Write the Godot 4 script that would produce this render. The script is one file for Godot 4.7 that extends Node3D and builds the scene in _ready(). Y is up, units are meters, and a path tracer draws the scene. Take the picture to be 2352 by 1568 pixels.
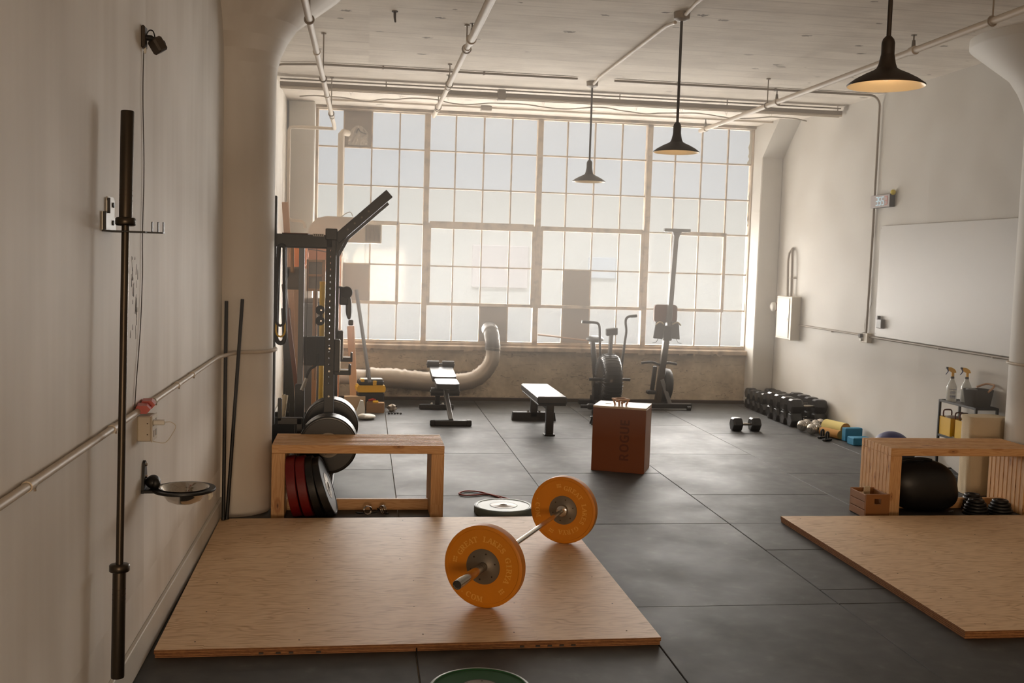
extends Node3D
# A warehouse gym. Units are metres, y is up, the camera stands at x = 0, z = 0 and looks towards -z; the window wall is at z = -14.1.

const WL := -1.0      # left wall
const WR := 5.65      # right wall
const CEIL := 3.88
const ZW := -14.1     # inner face of the window wall
const ZB := 7.0       # wall behind the camera

var M := {}
var used := {}
var rng := RandomNumberGenerator.new()
var glyphs := {}


# ---------------------------------------------------------------- geometry
class G:
	var v := PackedVector3Array()
	var n := PackedVector3Array()
	var t := PackedVector2Array()
	var x := Transform3D()
	var uo := Vector2.ZERO

	func at(p: Vector3, e := Vector3.ZERO) -> G:
		x = Transform3D(Basis.from_euler(e), p)
		return self

	func home() -> G:
		x = Transform3D()
		return self

	func tri(a: Vector3, b: Vector3, c: Vector3, na: Vector3, nb: Vector3, nc: Vector3, ta := Vector2.ZERO, tb := Vector2.ZERO, tc := Vector2.ZERO) -> void:
		# a, b, c run counter-clockwise seen from outside; stored clockwise
		v.append(x * a); v.append(x * c); v.append(x * b)
		n.append((x.basis * na).normalized()); n.append((x.basis * nc).normalized()); n.append((x.basis * nb).normalized())
		t.append(ta + uo); t.append(tc + uo); t.append(tb + uo)

	func quad(a: Vector3, b: Vector3, c: Vector3, d: Vector3, ta := Vector2.ZERO, tb := Vector2(1, 0), tc := Vector2(1, 1), td := Vector2(0, 1)) -> void:
		var m := (c - a).cross(d - b)
		if m.length_squared() < 1e-16:
			m = (b - a).cross(c - a)
		m = m.normalized()
		tri(a, b, c, m, m, m, ta, tb, tc)
		tri(a, c, d, m, m, m, ta, tc, td)

	func face(pts: Array, grain: int) -> void:
		# a flat convex face; uv in metres, u along the axis `grain`
		var m := Vector3.ZERO
		for i in range(1, pts.size() - 1):
			m += (pts[i] - pts[0]).cross(pts[i + 1] - pts[0])
		m = m.normalized()
		var k := 0
		var best := 0.0
		for i in 3:
			if absf(m[i]) > best:
				best = absf(m[i])
				k = i
		var ua := grain
		if ua == k:
			ua = (k + 1) % 3
		var va := 3 - k - ua
		for i in range(1, pts.size() - 1):
			var a: Vector3 = pts[0]
			var b: Vector3 = pts[i]
			var c: Vector3 = pts[i + 1]
			tri(a, b, c, m, m, m, Vector2(a[ua], a[va] + a[k] * 0.37), Vector2(b[ua], b[va] + b[k] * 0.37), Vector2(c[ua], c[va] + c[k] * 0.37))

	func box(c: Vector3, s: Vector3, bev := 0.0, grain := -1) -> G:
		var h := s / 2.0
		if grain < 0:
			grain = 0 if s.x >= s.y and s.x >= s.z else (1 if s.y >= s.z else 2)
		var b := minf(bev, minf(h.x, minf(h.y, h.z)) * 0.9)
		for k in 3:
			var i := (k + 1) % 3
			var j := (k + 2) % 3
			for sg in [-1.0, 1.0]:
				var f := []
				for q in [[-1, -1], [1, -1], [1, 1], [-1, 1]]:
					var p := c
					p[k] += sg * h[k]
					p[i] += q[0] * (h[i] - b)
					p[j] += q[1] * (h[j] - b)
					f.append(p)
				if sg < 0:
					f.reverse()
				face(f, grain)
			if b > 0.0:
				for si in [-1.0, 1.0]:
					for sj in [-1.0, 1.0]:
						var f := []
						for q in [[0, -1], [0, 1], [1, 1], [1, -1]]:
							var p := c
							p[i] += si * (h[i] - (b if q[0] == 1 else 0.0))
							p[j] += sj * (h[j] - (0.0 if q[0] == 1 else b))
							p[k] += q[1] * (h[k] - b)
							f.append(p)
						var m: Vector3 = (f[1] - f[0]).cross(f[2] - f[0])
						var o := Vector3.ZERO
						o[i] = si
						o[j] = sj
						if m.dot(o) < 0:
							f.reverse()
						face(f, grain)
		if b > 0.0:
			for sx in [-1.0, 1.0]:
				for sy in [-1.0, 1.0]:
					for sz in [-1.0, 1.0]:
						var e := Vector3(sx, sy, sz)
						var f := []
						for k in 3:
							var p := c + e * h
							for q in 3:
								if q != k:
									p[q] -= e[q] * b
							f.append(p)
						if ((f[1] - f[0]) as Vector3).cross(f[2] - f[0]).dot(e) < 0:
							f.reverse()
						face(f, grain)
		return self

	func strut(a: Vector3, b: Vector3, w: float, d: float, bev := 0.002, up := Vector3.UP) -> G:
		# a rectangular bar from a to b; w across, d along `up` as far as it can
		var z := (b - a).normalized()
		var r := up.cross(z)
		if r.length() < 0.01:
			r = Vector3.RIGHT.cross(z)
		r = r.normalized()
		var keep := x
		x = x * Transform3D(Basis(r, z.cross(r), z), (a + b) / 2.0)
		box(Vector3.ZERO, Vector3(w, d, a.distance_to(b)), bev)
		x = keep
		return self

	func frame_of(z: Vector3) -> Basis:
		var r := Vector3.UP.cross(z)
		if r.length() < 0.01:
			r = Vector3.RIGHT
		r = r.normalized()
		return Basis(r, z.cross(r), z)

	func cyl(a: Vector3, b: Vector3, r0: float, r1 := -1.0, seg := 16, caps := true) -> G:
		if r1 < 0:
			r1 = r0
		var f := frame_of((b - a).normalized())
		var len := a.distance_to(b)
		var sl := (r0 - r1) / len
		for i in seg:
			var u0 := TAU * i / seg
			var u1 := TAU * (i + 1) / seg
			var d0 := f.x * cos(u0) + f.y * sin(u0)
			var d1 := f.x * cos(u1) + f.y * sin(u1)
			var n0 := d0 + f.z * sl
			var n1 := d1 + f.z * sl
			var ta := Vector2(0, u0 * r0)
			var tb := Vector2(0, u1 * r0)
			var tc := Vector2(len, u1 * r0)
			var td := Vector2(len, u0 * r0)
			tri(a + d0 * r0, a + d1 * r0, b + d1 * r1, n0, n1, n1, ta, tb, tc)
			tri(a + d0 * r0, b + d1 * r1, b + d0 * r1, n0, n1, n0, ta, tc, td)
			if caps:
				if r1 > 0:
					tri(b, b + d0 * r1, b + d1 * r1, f.z, f.z, f.z)
				if r0 > 0:
					tri(a, a + d1 * r0, a + d0 * r0, -f.z, -f.z, -f.z)
		return self

	func tube(p: Array, r, seg := 10, closed := false, caps := true) -> G:
		# r: one radius or one for each point
		var m := p.size()
		var rings := []
		var dirs := []
		var last := Vector3.ZERO
		for i in m:
			var prev: Vector3 = p[(i - 1 + m) % m] if closed or i > 0 else p[i]
			var next: Vector3 = p[(i + 1) % m] if closed or i < m - 1 else p[i]
			var z := (next - prev).normalized()
			var f: Basis
			if i == 0:
				f = frame_of(z)
			else:
				var rr := last - z * last.dot(z)
				rr = rr.normalized()
				f = Basis(rr, z.cross(rr), z)
			last = f.x
			var ring := []
			var dd := []
			var rad: float = r[i] if r is Array else r
			for k in seg:
				var u := TAU * k / seg
				var d := f.x * cos(u) + f.y * sin(u)
				dd.append(d)
				ring.append((p[i] as Vector3) + d * rad)
			rings.append(ring)
			dirs.append(dd)
		var run := 0.0
		for i in (m if closed else m - 1):
			var j := (i + 1) % m
			var step := (p[i] as Vector3).distance_to(p[j])
			for k in seg:
				var l := (k + 1) % seg
				var c0 := Vector2(run, k * 0.02)
				var c1 := Vector2(run, (k + 1) * 0.02)
				var c2 := Vector2(run + step, (k + 1) * 0.02)
				var c3 := Vector2(run + step, k * 0.02)
				tri(rings[i][k], rings[i][l], rings[j][l], dirs[i][k], dirs[i][l], dirs[j][l], c0, c1, c2)
				tri(rings[i][k], rings[j][l], rings[j][k], dirs[i][k], dirs[j][l], dirs[j][k], c0, c2, c3)
			run += step
		if caps and not closed:
			for e in [0, m - 1]:
				var z := ((p[1] - p[0]) as Vector3).normalized() * -1.0 if e == 0 else ((p[m - 1] - p[m - 2]) as Vector3).normalized()
				for k in seg:
					var l := (k + 1) % seg
					if e == 0:
						tri(p[0], rings[0][l], rings[0][k], z, z, z)
					else:
						tri(p[e], rings[e][k], rings[e][l], z, z, z)
		return self

	func lathe(prof: Array, seg := 32, crease := 0.75) -> G:
		# profile of (radius, height) going round the y axis, listed so that outside is on the right hand of its direction upwards
		var m := prof.size()
		var sn := []
		for i in m - 1:
			var d: Vector2 = prof[i + 1] - prof[i]
			sn.append(Vector2(d.y, -d.x).normalized())
		for i in m - 1:
			var a: Vector2 = prof[i]
			var b: Vector2 = prof[i + 1]
			var na: Vector2 = sn[i]
			var nb: Vector2 = sn[i]
			if i > 0 and na.dot(sn[i - 1]) > crease:
				na = (na + sn[i - 1]).normalized()
			if i < m - 2 and nb.dot(sn[i + 1]) > crease:
				nb = (nb + sn[i + 1]).normalized()
			for k in seg:
				var u0 := TAU * k / seg
				var u1 := TAU * (k + 1) / seg
				var e0 := Vector3(cos(u0), 0, -sin(u0))
				var e1 := Vector3(cos(u1), 0, -sin(u1))
				var p0 := e0 * a.x + Vector3.UP * a.y
				var p1 := e1 * a.x + Vector3.UP * a.y
				var p2 := e1 * b.x + Vector3.UP * b.y
				var p3 := e0 * b.x + Vector3.UP * b.y
				var w := maxf(a.x, b.x)
				var ta := Vector2(u0 * w, a.y)
				var tb := Vector2(u1 * w, a.y)
				var tc := Vector2(u1 * w, b.y)
				var td := Vector2(u0 * w, b.y)
				if a.x > 1e-6:
					tri(p0, p1, p2, e0 * na.x + Vector3.UP * na.y, e1 * na.x + Vector3.UP * na.y, e1 * nb.x + Vector3.UP * nb.y, ta, tb, tc)
				if b.x > 1e-6:
					tri(p0, p2, p3, e0 * na.x + Vector3.UP * na.y, e1 * nb.x + Vector3.UP * nb.y, e0 * nb.x + Vector3.UP * nb.y, ta, tc, td)
		return self

	func ball(c: Vector3, r: Vector3, seg := 20, rows := 12, from := -PI / 2, to := PI / 2) -> G:
		for i in rows:
			for k in seg:
				var q := []
				var m := []
				for w in [[i, k], [i, k + 1], [i + 1, k + 1], [i + 1, k]]:
					var la: float = from + (to - from) * w[0] / rows
					var lo: float = TAU * w[1] / seg
					var d := Vector3(cos(la) * cos(lo), sin(la), -cos(la) * sin(lo))
					q.append(c + d * r)
					m.append((d / r).normalized())
				tri(q[0], q[1], q[2], m[0], m[1], m[2], Vector2(k, i) * 0.05, Vector2(k + 1, i) * 0.05, Vector2(k + 1, i + 1) * 0.05)
				tri(q[0], q[2], q[3], m[0], m[2], m[3], Vector2(k, i) * 0.05, Vector2(k + 1, i + 1) * 0.05, Vector2(k, i + 1) * 0.05)
		return self

	func prism(poly: PackedVector2Array, z0: float, z1: float) -> G:
		# an outline in x and y, counter-clockwise, pulled from z0 to z1 (z1 > z0)
		var p := poly
		if Geometry2D.is_polygon_clockwise(p):
			p = p.duplicate()
			p.reverse()
		var ids := Geometry2D.triangulate_polygon(p)
		for i in range(0, ids.size(), 3):
			var a := p[ids[i]]
			var b := p[ids[i + 1]]
			var c := p[ids[i + 2]]
			if (b - a).cross(c - a) < 0:
				var w := b
				b = c
				c = w
			tri(Vector3(a.x, a.y, z1), Vector3(b.x, b.y, z1), Vector3(c.x, c.y, z1), Vector3.BACK, Vector3.BACK, Vector3.BACK, a, b, c)
			tri(Vector3(a.x, a.y, z0), Vector3(c.x, c.y, z0), Vector3(b.x, b.y, z0), Vector3.FORWARD, Vector3.FORWARD, Vector3.FORWARD, a, c, b)
		for i in p.size():
			var a := p[i]
			var b := p[(i + 1) % p.size()]
			var l := a.distance_to(b)
			quad(Vector3(a.x, a.y, z0), Vector3(b.x, b.y, z0), Vector3(b.x, b.y, z1), Vector3(a.x, a.y, z1), Vector2(0, z0), Vector2(l, z0), Vector2(l, z1), Vector2(0, z1))
		return self

	func sheet(nu: int, nv: int, f: Callable) -> G:
		# a smooth surface f(u, v), seen from the side of du x dv
		var e := 0.002
		for i in nu:
			for j in nv:
				var q := []
				var m := []
				var c := []
				for w in [[i, j], [i + 1, j], [i + 1, j + 1], [i, j + 1]]:
					var uu: float = float(w[0]) / nu
					var vv: float = float(w[1]) / nv
					var p: Vector3 = f.call(uu, vv)
					var du: Vector3 = f.call(minf(uu + e, 1.0), vv) - f.call(maxf(uu - e, 0.0), vv)
					var dv: Vector3 = f.call(uu, minf(vv + e, 1.0)) - f.call(uu, maxf(vv - e, 0.0))
					var nn := du.cross(dv)
					if nn.length() < 1e-12:
						nn = Vector3.UP
					q.append(p)
					m.append(nn.normalized())
					c.append(Vector2(uu, vv))
				tri(q[0], q[1], q[2], m[0], m[1], m[2], c[0], c[1], c[2])
				tri(q[0], q[2], q[3], m[0], m[2], m[3], c[0], c[2], c[3])
		return self

	func add(arrays: Array) -> G:
		# triangles of another mesh, already clockwise
		var av: PackedVector3Array = arrays[Mesh.ARRAY_VERTEX]
		var an: PackedVector3Array = arrays[Mesh.ARRAY_NORMAL]
		var ai = arrays[Mesh.ARRAY_INDEX]
		var count: int = ai.size() if ai != null else av.size()
		for q in count:
			var i: int = ai[q] if ai != null else q
			v.append(x * av[i])
			n.append((x.basis * an[i]).normalized())
			t.append(Vector2.ZERO)
		return self

	func surface(into: ArrayMesh, mat: Material) -> void:
		if v.is_empty():
			return
		var a := []
		a.resize(Mesh.ARRAY_MAX)
		a[Mesh.ARRAY_VERTEX] = v
		a[Mesh.ARRAY_NORMAL] = n
		a[Mesh.ARRAY_TEX_UV] = t
		into.add_surface_from_arrays(Mesh.PRIMITIVE_TRIANGLES, a)
		into.surface_set_material(into.get_surface_count() - 1, mat)


func V(a: float, b: float, c: float) -> Vector3:
	return Vector3(a, b, c)


func arc(c: Vector3, a: Vector3, b: Vector3, from: float, to: float, steps: int) -> Array:
	# points round c in the plane of the radius vectors a and b
	var out := []
	for i in steps + 1:
		var u := lerpf(from, to, float(i) / steps)
		out.append(c + a * cos(u) + b * sin(u))
	return out


func soft(p: Array, steps := 6) -> Array:
	# a Catmull-Rom curve through p
	var out := []
	for i in p.size() - 1:
		var a: Vector3 = p[maxi(i - 1, 0)]
		var b: Vector3 = p[i]
		var c: Vector3 = p[i + 1]
		var d: Vector3 = p[mini(i + 2, p.size() - 1)]
		for k in steps:
			out.append(b.cubic_interpolate(c, a, d, float(k) / steps))
	out.append(p[-1])
	return out


func round_rect(w: float, h: float, r: float, steps := 4) -> PackedVector2Array:
	var out := PackedVector2Array()
	for q in [[1, 1, 0], [-1, 1, 1], [-1, -1, 2], [1, -1, 3]]:
		for i in steps + 1:
			var u: float = PI / 2 * (q[2] + float(i) / steps)
			out.append(Vector2(q[0] * (w / 2 - r) + r * cos(u), q[1] * (h / 2 - r) + r * sin(u)))
	return out


# ---------------------------------------------------------------- nodes
func numbered(parent: Node, called: String) -> String:
	var key := "%d/%s" % [parent.get_instance_id(), called]
	var k: int = used.get(key, 0)
	used[key] = k + 1
	return called if k == 0 else "%s_%03d" % [called, k]


func tag(o: Node, label: String, category: String, group := "") -> Node3D:
	o.set_meta("label", label)
	o.set_meta("category", category)
	if group:
		o.set_meta("group", group)
	return o


func thing(called: String, label: String, category: String, at := Vector3.ZERO, turn := 0.0, group := "") -> Node3D:
	var o := Node3D.new()
	o.name = numbered(self, called)
	add_child(o)
	o.position = at
	o.rotation.y = turn
	tag(o, label, category, group)
	return o


func part(called: String, g, mat, parent: Node = self, label := "") -> MeshInstance3D:
	# g: one G, or an array of [G, material] pairs for a mesh of several materials
	var o := MeshInstance3D.new()
	o.name = numbered(parent, called)
	if g is Mesh:
		o.mesh = g
		if mat:
			o.material_override = mat
	else:
		var m := ArrayMesh.new()
		if g is Array:
			for q in g:
				q[0].surface(m, q[1])
		else:
			g.surface(m, mat)
		o.mesh = m
	parent.add_child(o)
	if label:
		o.set_meta("label", label)
	return o


func solo(called: String, g, mat, label: String, category: String, group := "") -> MeshInstance3D:
	var o := part(called, g, mat)
	tag(o, label, category, group)
	return o


func struct(called: String, g, mat, parent: Node = self) -> MeshInstance3D:
	var o := part(called, g, mat, parent)
	if parent == self:
		o.set_meta("kind", "structure")
	return o


func copy(o: Node3D, label: String, at: Vector3, turn := Vector3.ZERO, base := "") -> Node3D:
	var r: Node3D = o.duplicate()
	var b := base if base else String(o.name).split("_0")[0]
	r.name = numbered(self, b)
	add_child(r)
	r.position = at
	r.rotation = turn
	r.set_meta("label", label)
	return r


# ---------------------------------------------------------------- materials
func mat(called: String, c: Color, rough := 0.7, metal := 0.0) -> StandardMaterial3D:
	var m := StandardMaterial3D.new()
	m.resource_name = called
	m.albedo_color = c
	m.roughness = rough
	m.metallic = metal
	M[called] = m
	return m


func fnl(s: int, f: float, oct := 4, kind := FastNoiseLite.TYPE_SIMPLEX_SMOOTH) -> FastNoiseLite:
	var q := FastNoiseLite.new()
	q.seed = s
	q.frequency = f
	q.noise_type = kind
	q.fractal_octaves = oct
	return q


func ramp(stops: Array) -> Gradient:
	var g := Gradient.new()
	var o := PackedFloat32Array()
	var c := PackedColorArray()
	for s in stops:
		o.append(s[0])
		c.append(s[1])
	g.offsets = o
	g.colors = c
	return g


func noise_tex(s: int, f: float, stops: Array, size := 512, oct := 4) -> NoiseTexture2D:
	var q := NoiseTexture2D.new()
	q.width = size
	q.height = size
	q.seamless = true
	q.noise = fnl(s, f, oct)
	q.color_ramp = ramp(stops)
	return q


func paint(w: int, h: int, f: Callable) -> ImageTexture:
	var im := Image.create(w, h, false, Image.FORMAT_RGB8)
	for y in h:
		for i in w:
			im.set_pixel(i, y, f.call(i, y))
	return ImageTexture.create_from_image(im)


func _ready() -> void:
	rng.seed = 7
	camera_and_light()
	make_materials()
	build_shell()
	build_window()
	build_outside()
	build_ceiling_fittings()
	build_lamps()
	build_left_wall()
	build_right_wall()
	build_platforms()
	build_barbells()
	build_benches()
	build_rack_corner()
	build_far_floor()
	build_machines()
	build_dumbbells()
	build_right_corner()
	build_haze()


func build_haze() -> void:
	# added fog box before the window wall, standing in for lens glare
	for q in [[ZW + 0.02, -6.0, 0.88, 0.10]]:
		var air := FogVolume.new()
		air.name = numbered(self, "glare_haze")
		air.set_meta("kind", "stuff")
		air.shape = RenderingServer.FOG_VOLUME_SHAPE_BOX
		air.size = V(WR - WL - 0.02, CEIL - 0.01 - q[2], q[1] - q[0])
		air.position = V((WL + WR) / 2, (CEIL - 0.01 + q[2]) / 2, (q[0] + q[1]) / 2)
		var fm := FogMaterial.new()
		fm.density = q[3]
		fm.albedo = Color(0.98, 0.955, 0.925)
		air.material = fm
		add_child(air)


func camera_and_light() -> void:
	var cam := Camera3D.new()
	cam.name = "camera"
	cam.fov = rad_to_deg(2.0 * atan(784.0 / 2400.0))
	cam.near = 0.05
	cam.far = 400.0
	# yaw, pitch and roll were solved from the photograph's vanishing points
	cam.transform = Transform3D(Basis(Vector3.UP, -0.14182) * Basis(Vector3.RIGHT, -0.07618) * Basis(Vector3.BACK, 0.03053), V(0, 1.905, 0))
	add_child(cam)
	cam.current = true

	var sky_look := ProceduralSkyMaterial.new()
	sky_look.sky_top_color = Color(0.965, 0.985, 1.0)
	sky_look.sky_horizon_color = Color(0.935, 0.955, 0.975)
	sky_look.ground_horizon_color = Color(0.80, 0.81, 0.81)
	sky_look.ground_bottom_color = Color(0.6, 0.6, 0.58)
	sky_look.sky_curve = 0.3
	var sky := Sky.new()
	sky.sky_material = sky_look
	var e := Environment.new()
	e.background_mode = Environment.BG_SKY
	e.sky = sky
	e.tonemap_mode = Environment.TONE_MAPPER_LINEAR
	e.tonemap_exposure = 1.25
	e.sdfgi_enabled = true
	e.ssao_enabled = true
	e.ssil_enabled = true
	e.volumetric_fog_enabled = true
	e.volumetric_fog_density = 0.0
	var we := WorldEnvironment.new()
	we.name = "environment"
	we.environment = e
	add_child(we)

	# daylight of the bright sky before the window wall, as a soft light just outside the glass
	var day := AreaLight3D.new()
	day.name = "window_daylight"
	day.area_size = Vector2(6.0, 1.7)
	day.light_color = Color(1.0, 0.98, 0.955)
	day.light_energy = 29.0
	day.area_range = 40.0
	day.shadow_enabled = true
	add_child(day)
	day.look_at_from_position(V(2.36, 1.55, ZW - 0.5), V(2.36, 2.3, 0))

	# the brightest part of the overcast sky lies low to the right of the street
	var glare := AreaLight3D.new()
	glare.name = "bright_sky_light"
	glare.area_size = Vector2(7, 5)
	glare.light_color = Color(1.0, 0.98, 0.95)
	glare.light_energy = 215.0
	glare.area_range = 60.0
	glare.shadow_enabled = true
	add_child(glare)
	glare.look_at_from_position(V(9.8, 2.8, -20.5), V(0.0, 2.0, -9))

	# light thrown up from the sunlit street, entering under the window head towards the ceiling
	var up := AreaLight3D.new()
	up.name = "street_bounce_light"
	up.area_size = Vector2(6.0, 1.6)
	up.light_color = Color(1.0, 0.97, 0.93)
	up.light_energy = 58.0
	up.area_range = 40.0
	up.shadow_enabled = true
	add_child(up)
	up.look_at_from_position(V(2.36, 1.2, ZW - 0.8), V(2.36, 4.6, ZW + 1.6))

	# the sun stands high behind the building and lights the street front across the road
	var sun := DirectionalLight3D.new()
	sun.name = "sun"
	sun.light_energy = 0.50
	sun.light_angular_distance = 3.0
	sun.shadow_enabled = true
	sun.sky_mode = DirectionalLight3D.SKY_MODE_LIGHT_ONLY
	add_child(sun)
	sun.look_at_from_position(V(-6, 20, 12), V(0, 0, -8))

	# the window behind the camera
	var back := AreaLight3D.new()
	back.name = "rear_window_light"
	back.area_size = Vector2(2.0, 1.7)
	back.light_color = Color(1.0, 0.87, 0.73)
	back.light_energy = 22.0
	back.area_range = 40.0
	back.shadow_enabled = true
	add_child(back)
	back.look_at_from_position(V(0.3, 1.3, ZB - 0.1), V(0.6, 1.0, -6))


func make_materials() -> void:
	var k := fnl(11, 0.02, 4)
	var k2 := fnl(12, 0.05, 3)
	var k3 := fnl(13, 0.008, 2)
	# pine: grain along u, one metre per repeat
	var pine := paint(512, 256, func(i: int, y: int):
		var w: float = k3.get_noise_2d(i * 0.7, y * 2.0) * 22.0
		var band := 0.5 + 0.5 * sin((y + w) * 0.33 + k.get_noise_2d(i * 0.3, y) * 2.0)
		var fine := k2.get_noise_2d(i * 0.25, y * 9.0)
		var f := clampf(0.25 + 0.45 * band * band + 0.25 * fine, 0.0, 1.0)
		var c := Color(0.87, 0.70, 0.50).lerp(Color(0.76, 0.555, 0.35), f)
		for q in [[120, 70, 7.0], [330, 160, 6.0], [440, 40, 5.0], [210, 210, 4.0]]:
			var d := Vector2((i - q[0]) * 0.7, y - q[1]).length() / float(q[2])
			c = c.lerp(Color(0.33, 0.17, 0.07), 0.8 * exp(-d * d))
			c = c.lerp(Color(0.60, 0.37, 0.18), 0.5 * exp(-pow(d / 2.2 - 1.0, 2.0) * 5.0))
		return c)
	# plywood: a peeled veneer, 1.6 m by 0.8 m per repeat
	var ply := paint(1024, 512, func(i: int, y: int):
		var w: float = k3.get_noise_2d(i * 0.45, y * 1.1) * 60.0 + k.get_noise_2d(i * 0.12, y * 0.5) * 14.0
		var band := 0.5 + 0.5 * sin((y + w) * 0.19)
		var streak: float = maxf(0.0, k2.get_noise_2d(i * 0.16 + 300.0, y * 2.2) - 0.08) * 1.7
		var fine := k2.get_noise_2d(i * 0.22, y * 8.0)
		var mask: float = clampf(0.45 + k3.get_noise_2d(i * 0.6 + 900.0, y * 1.2) * 1.3, 0.0, 1.0)
		var f := clampf(0.1 + 0.38 * pow(band, 3.0) * mask + 0.6 * streak + 0.12 * fine, 0.0, 1.0)
		return Color(0.92, 0.80, 0.65).lerp(Color(0.69, 0.525, 0.355), f))
	# plywood edge: veneers 5 mm thick
	var edge := paint(256, 128, func(i: int, y: int):
		var layer: int = int(y / 9.0)
		var f := 0.25 if layer % 2 == 0 else 0.8
		f += k2.get_noise_2d(i * 1.2, layer * 40.0) * 0.35
		var c := Color(0.70, 0.50, 0.30).lerp(Color(0.42, 0.25, 0.12), clampf(f, 0.0, 1.0))
		if y % 9 == 0:
			c = c.darkened(0.35)
		return c)
	var plaster := paint(1024, 512, func(i: int, y: int):
		var s: float = k2.get_noise_2d(i * 0.55, y * 0.05) * 0.22 + k.get_noise_2d(i * 0.45, y * 0.07 + 200.0) * 0.75
		var b := k3.get_noise_2d(i * 0.8, y * 0.8)
		var f := clampf(0.36 + 0.75 * s + 0.55 * b, 0.0, 1.0)
		return Color(0.915, 0.893, 0.86).lerp(Color(0.775, 0.735, 0.68), f * 0.75))
	var smooth_wall := paint(256, 256, func(i: int, y: int):
		return Color(0.825, 0.81, 0.78).lerp(Color(0.785, 0.765, 0.73), clampf(0.5 + k3.get_noise_2d(i * 2.0, y * 2.0), 0.0, 1.0)))
	# board-marked concrete ceiling: 6.65 m across by 8 m along
	var boards := []
	rng.seed = 41
	for b in 60:
		boards.append([rng.randf(), rng.randf(), rng.randf()])
	var spots := []
	for b in 90:
		spots.append([rng.randf() * 1024.0, rng.randf() * 1024.0, 2.0 + rng.randf() * 5.0, rng.randf()])
	var ceil_img := Image.create(1024, 1024, false, Image.FORMAT_RGB8)
	for y in 1024:
		var bi := int(y / 40.0)
		var in_b := y % 40
		for i in 1024:
			var half := 0 if i < 300 + 420.0 * boards[bi][2] else 1
			var f: float = 0.06 + 0.10 * boards[(bi + half * 26) % 60][0]
			f += 0.12 * k2.get_noise_2d(i * 0.15, y * 2.5) + 0.18 * k.get_noise_2d(i * 0.4, y * 0.7)
			if in_b < 3 and boards[bi][1] > 0.25:
				f += 0.24 * (0.6 + 0.8 * k.get_noise_2d(i * 0.5, bi * 60.0))
			ceil_img.set_pixel(i, y, Color(0.90, 0.865, 0.815).lerp(Color(0.52, 0.47, 0.42), clampf(f, 0.0, 1.0)))
	for s in spots:
		for y in range(int(s[1]) - 8, int(s[1]) + 8):
			for i in range(int(s[0]) - 12, int(s[0]) + 12):
				var d = Vector2((i - s[0]) * 0.55, y - s[1]).length() / s[2]
				d += 0.5 * k2.get_noise_2d(i * 4.0, y * 4.0)
				if d < 0.55 and i >= 0 and i < 1024 and y >= 0 and y < 1024:
					ceil_img.set_pixel(i, y, ceil_img.get_pixel(i, y).lerp(Color(0.27, 0.22, 0.18), 0.35 + 0.5 * s[3]))
	var ceil_tex := ImageTexture.create_from_image(ceil_img)
	# grubby lower wall under the windows: 6.65 m by 0.9 m
	var dirt := paint(1024, 160, func(i: int, y: int):
		var f: float = 0.35 + 0.5 * k.get_noise_2d(i * 0.8, y * 0.8) + 0.25 * k2.get_noise_2d(i * 1.6, y * 1.6)
		var c := Color(0.80, 0.745, 0.66).lerp(Color(0.58, 0.53, 0.46), clampf(f, 0.0, 1.0))
		var chip := k2.get_noise_2d(i * 1.3 + 500.0, y * 1.3)
		if chip > 0.72:
			c = Color(0.30, 0.26, 0.22)
		var crack := absf(k.get_noise_2d(i * 0.25, y * 1.6 + 800.0))
		if crack < 0.012:
			c = c.lerp(Color(0.36, 0.31, 0.26), 0.7)
		return c)
	var rubber := noise_tex(21, 0.012, [[0.0, Color(0.20, 0.20, 0.20)], [0.5, Color(0.235, 0.235, 0.234)], [0.8, Color(0.265, 0.265, 0.262)], [1.0, Color(0.32, 0.32, 0.315)]], 1024, 6)
	var rubber_rough := noise_tex(22, 0.006, [[0.0, Color(0.55, 0.55, 0.55)], [0.5, Color(0.60, 0.60, 0.60)], [1.0, Color(0.66, 0.66, 0.66)]], 512, 5)
	var grime := noise_tex(23, 0.01, [[0.0, Color(0.62, 0.62, 0.62)], [0.45, Color(0.92, 0.92, 0.92)], [1.0, Color(1, 1, 1)]], 512, 5)
	var grain_bump := noise_tex(24, 0.08, [[0.0, Color(0, 0, 0)], [1.0, Color(1, 1, 1)]], 256, 3)

	var m := mat("pine", Color(1, 1, 1), 0.55)
	m.albedo_texture = pine
	m.uv1_scale = V(1.0, 3.5, 1)
	m = mat("plywood", Color(1, 1, 1), 0.5)
	m.albedo_texture = ply
	m.uv1_scale = V(0.62, 1.25, 1)
	m = mat("plywood_edge", Color(1, 1, 1), 0.7)
	m.albedo_texture = edge
	m.uv1_scale = V(1.5, 14.0, 1)
	m = mat("plaster", Color(1, 1, 1), 0.62)
	m.albedo_texture = plaster
	m.uv1_scale = V(0.20, -0.25, 1)
	m = mat("wall_paint", Color(1, 1, 1), 0.6)
	m.albedo_texture = smooth_wall
	m.uv1_scale = V(0.3, 0.3, 1)
	m = mat("ceiling", Color(1, 1, 1), 0.85)
	m.albedo_texture = ceil_tex
	m.uv1_scale = V(1.0 / 6.65, 1.0 / 8.0, 1)
	m = mat("dirty_wall", Color(1, 1, 1), 0.8)
	m.albedo_texture = dirt
	m.uv1_scale = V(1.0 / 6.65, 1.0 / 0.9, 1)
	for q in [["rubber", 1.0], ["rubber_dark", 0.62], ["rubber_pale", 1.18]]:
		m = mat(q[0], Color(q[1], q[1], q[1]) if q[1] <= 1.0 else Color(1, 1, 1), 1.0)
		m.albedo_texture = rubber
		m.roughness_texture = rubber_rough
		m.metallic_specular = 0.5
		m.roughness_texture_channel = BaseMaterial3D.TEXTURE_CHANNEL_RED
		m.uv1_triplanar = true
		m.uv1_world_triplanar = true
		m.uv1_scale = V(0.45, 0.45, 0.45)
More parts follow.
